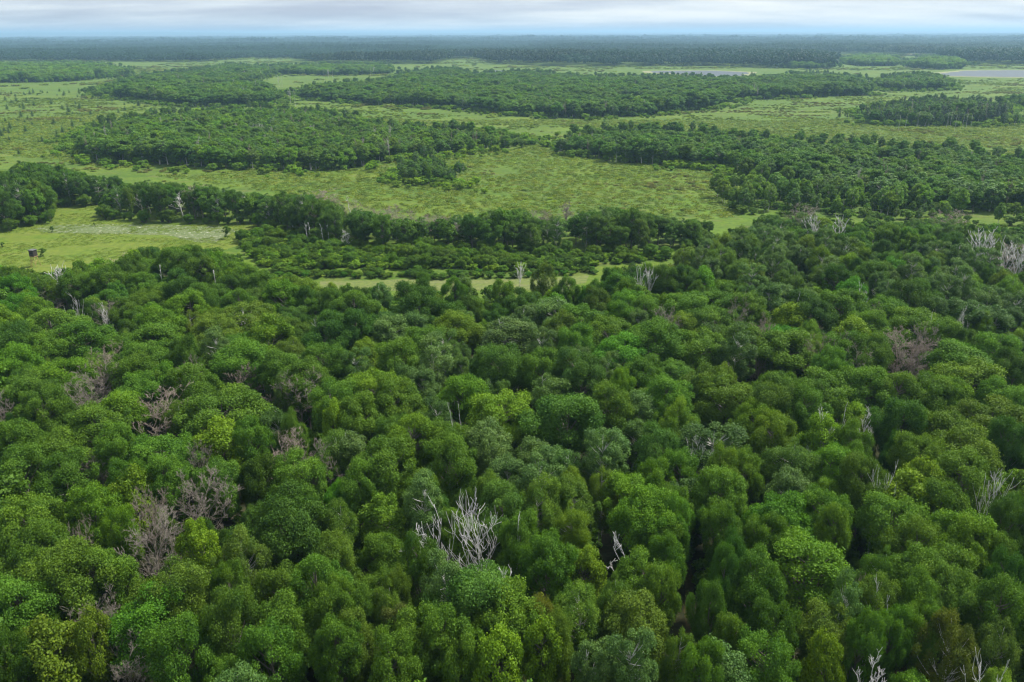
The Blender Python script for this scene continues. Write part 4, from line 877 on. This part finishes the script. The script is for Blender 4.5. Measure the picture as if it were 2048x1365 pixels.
# bushes under the near forest
up = jgrid(NEARFLOOR, 3.3, 77); q = P(np.c_[up, np.zeros(len(up)) + 1.0]); up = up[(vnoise(up[:, 0], up[:, 1], 9, 61) > .28) & ~np.any([inside(q[:, :2], g) for g in GAPS[:1] + GAPS[7:8]], axis=0)]
sh = [i for _, i in MID['shrub']]
scatter('undergrowth', up, rng.uniform(.35, .85, (len(up), 1)) * np.ones((1, 3)), rng.choice(sh, len(up)), MID_COLL, 'dark leafy undergrowth seen in gaps beneath the near forest', 'undergrowth', 8)

# ------------------------------------------------------------------ dead trees
def dead_set(style, seed):
    if style == 'crown': return bare(seed, 12, 4.0, 12, 2, .80, .15, .026, 3, .30, wig=.09, child=(.45, .75))
    if style == 'sweep': return bare(seed, 12, 3.8, 8, 2, 1.1, .12, .024, 2, .36, wig=.07, child=(.45, .75))
    if style == 'sweep_wide': return bare(seed, 12, 3.8, 8, 2, 1.0, .22, .060, 2, .36, wig=.07, child=(.45, .75))
    if style == 'pole_wide': return bare(seed, 12, 1.7, 4, 1, 1.1, .20, .085, 1, .5, stub=.7, wig=.08)
    if style == 'fork': return bare(seed, 12, 2.8, 5, 2, .55, .15, .034, 2, .5, wig=.18)
    if style == 'pole': return bare(seed, 12, 1.7, 4, 1, 1.1, .10, .034, 1, .5, stub=.7, wig=.08)
    if style == 'stub': return bare(seed, 12, 1.3, 4, 1, .8, .20, .05, 1, .75, stub=.4)
    if style == 'wisp': return bare(seed, 12, 3.2, 8, 3, 1.15, .09, .020, 3, .25, wig=.10)
    if style == 'bare': return bare(seed, 12, 2.6, 12, 3, .95, .20, .03, 4, .25, mt=M_TWIG)
    if style == 'twig': return bare(seed, 12, 2.9, 14, 4, .62, .13, .016, 3, .42, mt=M_TWIG, wig=.12, child=(.42, .66))
    if style == 'cluster': return bare(seed, 12, 7.0, 13, 1, 1.3, .12, .05, 2, .02, wig=.08)
DP = {}
def dead_mesh(style, k):
    key = (style, k % {'twig': 4, 'sweep': 5, 'pole': 5, 'sweep_wide': 5, 'pole_wide': 4}.get(style, 3))
    if key not in DP:
        tk, br = dead_set(style, 1000 + 31 * key[1] + len(style)); zmax = 0
        for me_ in [tk] + br:
            a_ = np.empty(len(me_.vertices) * 3, np.float32); me_.vertices.foreach_get('co', a_); zmax = max(zmax, a_[2::3].max())
        DP[key] = (tk, br, float(zmax))
    return DP[key]
def place_dead(name, style, k, x, y, h, sx, lean, label, group, color=WHITE, rz=None):
    tk, br, zm = dead_mesh(style, k); e = thing(name, (x, y, -.05), rng.uniform(0, 6.28) if rz is None else rz, (sx, sx, h / zm))
    M_ = Matrix.Rotation(lean, 3, 'Y') @ Matrix.Rotation(e.rotation_euler.z, 3, 'Z'); e.rotation_euler = M_.to_euler()
    link('trunk', tk, e, color)
    for b in br: link('branch', b, e, color)
    return tag(e, label, 'dead tree', group)
rows = [(d[0], (d[1] + d[2]) / 2, 'distant pale', 'dead trunk') for d in DEAD if d[7] is None]
far_lab = iter(name_all(rows))
for i, d in enumerate(DEAD):
    lean = d[6]; p = G(d[0], d[1], d[3]); x = p[0] - math.sin(-lean) * d[3] * .0 + 0
    basex = p[0] + (d[3] * math.tan(lean) if lean else 0)
    lab = d[7] or next(far_lab)
    wid = {'crown': .56, 'sweep': .66, 'fork': .72, 'pole': .62, 'stub': .8, 'wisp': .7, 'bare': .8, 'cluster': .42}[d[4]] * (.5 + .35 * d[5])
    if d[4] == 'cluster': wid = .48
    if 365 < d[1] < 520: wid *= 1.25
    far_ = d[4] in ('sweep', 'pole') and d[1] < 560
    place_dead('dead_tree', d[4] + '_wide' if far_ else d[4], i, basex, p[1], d[3], wid, -lean, lab, None if d[7] else 'pale dead trunks in the far woods', color=(.55, .45, .38) if 'brown stub' in lab else (1.12, 1.12, 1.12) if d[1] > 350 else (1, 1, 1))
for i, d in enumerate(TWIGGY):
    p = G(d[0], d[1], d[3] * .72); dz = P([p])[0, 2]
    place_dead('leafless_tree', 'twig', i, p[0], p[1], d[3] + .8, d[2] * dz / FPX / 2 / 2.2, 0, d[4], None, color=(1.0, .97, .97) if i % 3 else (1.12, 1.02, 1.0))
bl = name_all([(x, y, 'grey', 'leafless bush') for x, y in BRUSH])
for i, (x, y) in enumerate(BRUSH):
    p = G(x, y, 6.5); place_dead('leafless_bush', 'twig', i, p[0], p[1], rng.uniform(6.5, 8.5), rng.uniform(.55, .85), 0, bl[i], 'grey leafless bushes behind the tree line', color=(1.2, 1.1, 1.1))

# ------------------------------------------------------------------ shrubs: the thicket by the lane, brambles, willows in the marsh
def shrub_set(name, proto, pts, sc, tones, noun, group, cat, flat=1.0, limit=300, words=None):
    pts = np.asarray(pts); q = P(np.c_[pts, np.full(len(pts), .8)]); show = sc / q[:, 2]; vis = (q[:, 0] > -5) & (q[:, 0] < 2053)
    o = np.argsort(-(show * vis))[:min(limit, int(vis.sum()))]; labs = name_all([(q[i, 0], q[i, 1], (words or TONE_WORD)[tones[i]], noun) for i in o])
    for i, lab in zip(o, labs):
        e = place_tree(name, NEAR[proto][rng.integers(NVAR[proto])], (pts[i, 0], pts[i, 1], -.05), rng.uniform(0, 6.28), sc[i] * rng.uniform(.9, 1.2), sc[i] * flat * rng.uniform(.85, 1.15), TONE[tones[i]], ('foliage', 'stem')); tag(e, lab, cat, group)
    rest = np.ones(len(pts), bool); rest[o] = False; return rest
TH = gpoly([(470, 478), (560, 470), (640, 494), (760, 503), (1000, 510), (1180, 516), (1245, 514), (1335, 508), (1340, 519), (1240, 530), (1205, 528), (1180, 538), (1130, 543), (900, 540), (700, 538), (560, 545), (500, 520)])
EP = []
for bs in (LINE_BASE, SIDE_BASE):
    for (a, b) in zip(bs[:-1], bs[1:]):
        A, B = G(*a), G(*b); k = max(1, int(np.linalg.norm(B - A) / 2.6))
        EP += [(A + (B - A) * (j + rng.random()) / k)[:2] + rng.normal(size=2) * .8 for j in range(k)]
EP = np.array([e for e in EP if not inside([P([(e[0], e[1], 1)])[0, :2]], GAPS[7])[0] and -20 < P([(e[0], e[1], 1)])[0, 0] < 2060])
tp = np.concatenate([jgrid(TH, 3.0, 301), EP]); sc = rng.uniform(.55, .95, len(tp)) * (.75 + .4 * vnoise(tp[:, 0], tp[:, 1], 12, 71))
shrub_set('thicket_shrub', 'shrub', tp, sc, ['myyoyg'[rng.integers(6)] for _ in tp], 'thicket shrub', 'shrubs of the thicket between tree line and lane', 'shrub')
tf = jgrid(smooth_poly(TH, 1.2, 6, 5), 2.0, 305)
scatter('thicket_undergrowth', tf, rng.uniform(.22, .5, (len(tf), 1)) * np.array([[1.3, 1.3, 1.0]]), rng.choice([i for t_, i in MID['light'] if t_ in 'my'], len(tf)), MID_COLL, 'low leafy growth filling the thicket between tree line and lane', 'undergrowth', 15)
BR = gpoly([(540, 540), (640, 547), (760, 547), (900, 550), (1020, 549), (1110, 545), (1190, 540), (1190, 549), (1110, 553), (1010, 557), (860, 559), (720, 558), (640, 558), (550, 556)])
tp = jgrid(BR, 1.75, 302); sc = rng.uniform(.34, .55, len(tp))
shrub_set('bramble_bush', 'shrub', tp, sc, ['mmby'[rng.integers(4)] for _ in tp], 'low bramble bush', 'low bramble hedge along the lane', 'bush', .72)
# young growth at the foot of the aspen belt
YG = gpoly([(1470, 350), (1560, 374), (1700, 407), (1850, 424), (2048, 434), (2150, 440), (2150, 462), (1900, 446), (1700, 438), (1560, 428), (1480, 430), (1430, 400)])
yp = jgrid(YG, 3.6, 303); yp = yp[vnoise(yp[:, 0], yp[:, 1], 20, 81) > .3]
scatter('young_thicket_foliage', yp, (rng.uniform(.35, .95, (len(yp), 1)) * np.array([[1.0, 1.0, .8]])), rng.choice([i for t_, i in MID['shrub'] if t_ in 'myog'] + [i for t_, i in MID['birch'] + MID['aspen'] if t_ in 'my'], len(yp)), MID_COLL, 'pale green young thicket at the foot of the aspen belt', 'thicket', 14)
# willows and sedge over the open marsh
MP = gpoly([(-80, 330), (200, 345), (600, 410), (700, 440), (1350, 440), (1480, 430), (1480, 345), (2150, 425), (2150, 158), (1500, 158), (1450, 205), (1000, 240), (600, 205), (200, 200), (-80, 175)])
mp = jgrid(MP, 2.9, 401); dd = np.hypot(mp[:, 0], mp[:, 1]); q = P(np.c_[mp, np.zeros(len(mp))])
dens = vnoise(mp[:, 0] * .6, mp[:, 1], 30, 91) * .45 + vnoise(mp[:, 0] * .6, mp[:, 1], 8, 92) * .55
ok = (rng.random(len(mp)) < np.clip((dens - .50) * 4.0, .012, .85) * np.where((q[:, 0] < 900) & (q[:, 1] > 335) & (q[:, 0] > 200), .35, 1)) & (dd < 1150)
for gp in GROVE_POLYS: ok &= ~inside(mp, gp)
ok &= ~inside(mp, FIELD)
mp = mp[ok]; tn = vnoise(mp[:, 0], mp[:, 1], 30, 93); wt = ['m' if a < .42 else 'y' if a < .56 else 'g' if a < .66 else 'k' for a in tn]; sc = rng.uniform(.22, .55, len(mp)) * (.7 + .6 * vnoise(mp[:, 0], mp[:, 1], 14, 98)) + .35 * (rng.random(len(mp)) < .10)
rest = shrub_set('willow_shrub', 'willow', mp, sc, wt, 'marsh willow', 'low willows dotted over the open marsh', 'shrub', .55)
wl_items = []
for i in range(3):
    c_, k_ = grow('willow', 820 + i, 1.9); me = join_meshes(c_, k_)
    for tn_ in ('m', 'y', 'g', 'k'): wl_items.append((me, TONE[tn_]))
se_rg = np.random.default_rng(5)
def tuft(seed):
    rg = np.random.default_rng(seed); n = 90; a = rg.uniform(0, 6.28, n); r_ = np.sqrt(rg.random(n)) * 1.0
    c = np.stack([np.cos(a) * r_, np.sin(a) * r_, rg.uniform(.1, .45, n)], 1); nr = np.stack([np.cos(a), np.sin(a), rg.uniform(.1, .9, n)], 1) + rg.normal(size=(n, 3)) * .3
    v, q_, tt = leaves(c, nr, .55, .22, rg, np.clip(rg.normal(.5, .25, n), 0, 1), -1.2); return mesh_from('sedge_tuft', v, q_, M_LEAF['sedge'], tt)
for i in range(2):
    me = tuft(830 + i)
    for tn_ in ('m', 'o', 'd'): wl_items.append((me, TONE[tn_]))
MARSH_COLL = proto_coll('marsh_plants', wl_items)
wp = mp[rest]; wpk = np.array([rng.integers(3) * 4 + 'mygk'.index(w_) for w_ in np.array(wt)[rest]])
scatter('willow_shrubbery', wp, sc[rest][:, None] * np.array([[1.5, 1.5, .6]]), wpk, MARSH_COLL, 'countless smaller willows speckling the farther open marsh', 'shrubs', 21)
fm = jgrid(np.array([(-1500, 480), (1500, 480), (2200, 2000), (-2200, 2000)]), 9.0, 403); qf = P(np.c_[fm, np.zeros(len(fm))])
dn = vnoise(fm[:, 0] * .4, fm[:, 1], 60, 96) * .6 + vnoise(fm[:, 0] * .5, fm[:, 1], 22, 97) * .4
ok = (rng.random(len(fm)) < np.clip((dn - .50) * 3.2, .01, .8)) & (np.abs(qf[:, 0] - 1024) < 1150)
for gp in GROVE_POLYS + [around(POND1, 60, 1), around(POND2, 60, 1), POND3, around(POND4, 40, 1)]: ok &= ~inside(fm, gp)
ok &= ~(inside(fm, MP) & (np.hypot(fm[:, 0], fm[:, 1]) < 1100)); fm = fm[ok]
scatter('far_shrubbery', fm, rng.uniform(.8, 2.0, (len(fm), 1)) * np.array([[1.7, 1.4, .5]]), rng.integers(0, 12, len(fm)), MARSH_COLL, 'low scrub mottling the most distant marsh before the far forest', 'shrubs', 24)
sp_ = jgrid(gpoly([(-60, 300), (200, 335), (640, 400), (900, 446), (1360, 444), (1480, 432), (1480, 330), (1100, 300), (900, 240), (2100, 240), (2100, 330), (1500, 270), (-60, 200)]), 3.0, 402)
ok = (vnoise(sp_[:, 0] * .5, sp_[:, 1], 15, 94) > .12) & (np.hypot(sp_[:, 0], sp_[:, 1]) < 620)
for gp in GROVE_POLYS: ok &= ~inside(sp_, gp)
ok &= ~inside(sp_, FIELD); sp_ = sp_[ok]
scatter('sedge_grass', sp_, rng.uniform(.4, 1.4, (len(sp_), 1)) * np.array([[1.4, 1.4, .8]]), 12 + rng.integers(0, 6, len(sp_)), MARSH_COLL, 'tufted yellow-green sedge covering the open marsh', 'sedge', 22)
fp = jgrid(FIELD, 1.7, 404); fp = fp[(vnoise(fp[:, 0] * .4, fp[:, 1], 6, 95) > .42)]
scatter('field_grass', fp, rng.uniform(.35, .9, (len(fp), 1)) * np.array([[1.2, 1.2, .35]]), 12 + 3 * rng.integers(0, 2, len(fp)), MARSH_COLL, 'uneven tufts of grass over the mown field', 'grass', 23)
# small conifers and saplings dotted over the marsh on the far side of the field
TP = gpoly([(-80, 170), (150, 168), (250, 155), (430, 150), (200, 200), (420, 222), (150, 285), (-80, 330)])
tp = jgrid(TP, 14, 501); tp = tp + rng.normal(size=tp.shape) * 5; tp = tp[(rng.random(len(tp)) < .5) & (vnoise(tp[:, 0], tp[:, 1], 45, 33) > .35) & (np.hypot(tp[:, 0], tp[:, 1]) < 900)]; hh = rng.uniform(.20, .46, len(tp))
q = P(np.c_[tp, np.ones(len(tp))]); vis = (q[:, 0] > 0) & (q[:, 0] < 2048); o = np.argsort(-(hh / q[:, 2] * vis))[:min(300, int(vis.sum()))]
for i, lab in zip(o, name_all([(q[i, 0], q[i, 1], 'small dark', 'marsh conifer') for i in o])):
    e = place_tree('marsh_conifer', CONIFER[rng.integers(2)], (tp[i, 0], tp[i, 1], -.03), rng.uniform(0, 6.28), hh[i] * 2.2, hh[i] * rng.uniform(.7, 1.1), (3.0, 2.9, 1.8)); tag(e, lab, 'conifer', 'small conifers dotted over the open marsh')
# single young trees in the mown field
for (x, y, s_, lab) in [(454, 478, .85, 'lone feathery young tree at the tip of the mown field'), (104, 466, .42, 'small dark sapling at the end of the clover patch'), (190, 453, .26, 'tiny sapling above the clover patch in the mown field'), (103, 447, .9, 'narrow young tree at the corner of the mown field'), (85, 513, .5, 'round bush just behind the hunting stand'), (6, 494, .3, 'small round bush in the mown field near the edge of view')]:
    p = G(x, y); e = place_tree('young_tree', NEAR['sapling'][0], (p[0], p[1], -.03), rng.uniform(0, 6), s_ * (1.5 if 'bush' in lab else 1), s_, TONE['d'] if 'dark' in lab else TONE['m'], ('crown', 'trunk')); tag(e, lab, 'tree')

# ------------------------------------------------------------------ hunting stand
M_WOOD = plain_mat('raw_timber', (.34, .22, .10), (.46, .32, .16), 6, stretch=(1, 1, .3))
M_CABIN = plain_mat('dark_panel', (.035, .030, .028), (.065, .055, .050), 8)
M_ROOF = plain_mat('grey_roofing', (.09, .09, .095), (.15, .15, .155), 4)
M_DARK = plain_mat('window_shadow', (.012, .012, .012), (.02, .02, .02), 4)
def box(name, a, b, material, parent, bev=.01):
    import bmesh
    bm = bmesh.new(); bmesh.ops.create_cube(bm, size=1)
    for v in bm.verts: v.co = Vector([(a[k] + b[k]) / 2 + v.co[k] * (b[k] - a[k]) for k in range(3)])
    bmesh.ops.bevel(bm, geom=bm.edges[:], offset=bev, segments=1, affect='EDGES')
    me = bpy.data.meshes.new(name); bm.to_mesh(me); bm.free(); me.materials.append(material); return link(name, me, parent)
def stick(name, p0, p1, r_, material, parent):
    tb = Tubes(); tb.add(np.array([p0, p1], float), [r_, r_], 4); return link(name, tb.mesh(name, material), parent)
sp0 = G(72, 533); st = thing('hunting_stand', (sp0[0], sp0[1], 0), R(-14), (.66, .66, .92)); tag(st, 'raised hunting stand with dark box cabin on pale timber legs beside the field', 'hunting stand')
for sx in (-1, 1):
    for sy in (-1, 1): stick('leg', (sx * 1.15, sy * 1.1, -.1), (sx * .72, sy * .70, 2.55), .075, M_WOOD, st)
    stick('brace', (sx * 1.02, -.98, .7), (sx * .76, .76, 2.3), .04, M_WOOD, st); stick('brace', (-.95 * sx, -1.02, .8), (.78 * sx, -.78, 2.3), .04, M_WOOD, st)
box('platform', (-.95, -.95, 2.55), (.95, .95, 2.67), M_WOOD, st)
for nm, a, b in (('wall_panel', (-.9, -.9, 2.67), (.9, -.84, 3.25)), ('wall_panel', (-.9, -.9, 3.70), (.9, -.84, 4.2)), ('wall_panel', (-.9, -.9, 3.25), (-.45, -.84, 3.70)), ('wall_panel', (.3, -.9, 3.25), (.9, -.84, 3.70)), ('wall_panel', (-.9, .84, 2.67), (.9, .9, 4.2)), ('wall_panel', (-.9, -.84, 2.67), (-.84, .84, 4.2)), ('wall_panel', (.84, -.84, 2.67), (.9, .84, 4.2))):
    box(nm, a, b, M_CABIN, st)
box('window', (-.45, -.87, 3.25), (.3, -.86, 3.70), M_DARK, st, .002)
box('roof', (-1.08, -1.1, 4.21), (1.08, 1.08, 4.30), M_ROOF, st)
ld = stick('ladder', (-.25, -2.0, -.05), (-.25, -.98, 2.7), .05, M_WOOD, st); stick('rail', (.25, -2.0, -.05), (.25, -.98, 2.7), .05, M_WOOD, ld)
for k in range(8):
    f = (k + .7) / 8.5; stick('rung', (-.25, -2.0 + 1.02 * f, 2.75 * f), (.25, -2.0 + 1.02 * f, 2.75 * f), .035, M_WOOD, ld)

# ------------------------------------------------------------------ haze
HAZE = 1.4e-4
mm, t, o = mat('haze_air'); pv = t.nodes.new('ShaderNodeVolumePrincipled'); pv.inputs['Color'].default_value = (.44, .70, .95, 1); pv.inputs['Density'].default_value = HAZE; pv.inputs['Anisotropy'].default_value = .2
t.links.new(pv.outputs[0], o.inputs['Volume'])
v = [(x, y, z) for z in (-4.5, 112) for x, y in ((-46000, -3500), (46000, -3500), (46000, 46000), (-46000, 46000))]
hz = link('haze', mesh_from('haze', v, [(3, 2, 1, 0), (4, 5, 6, 7), (0, 1, 5, 4), (1, 2, 6, 5), (2, 3, 7, 6), (3, 0, 4, 7)], mm)); tag(hz, 'thin bluish haze veiling the distant forest and hills', 'haze', kind='stuff')
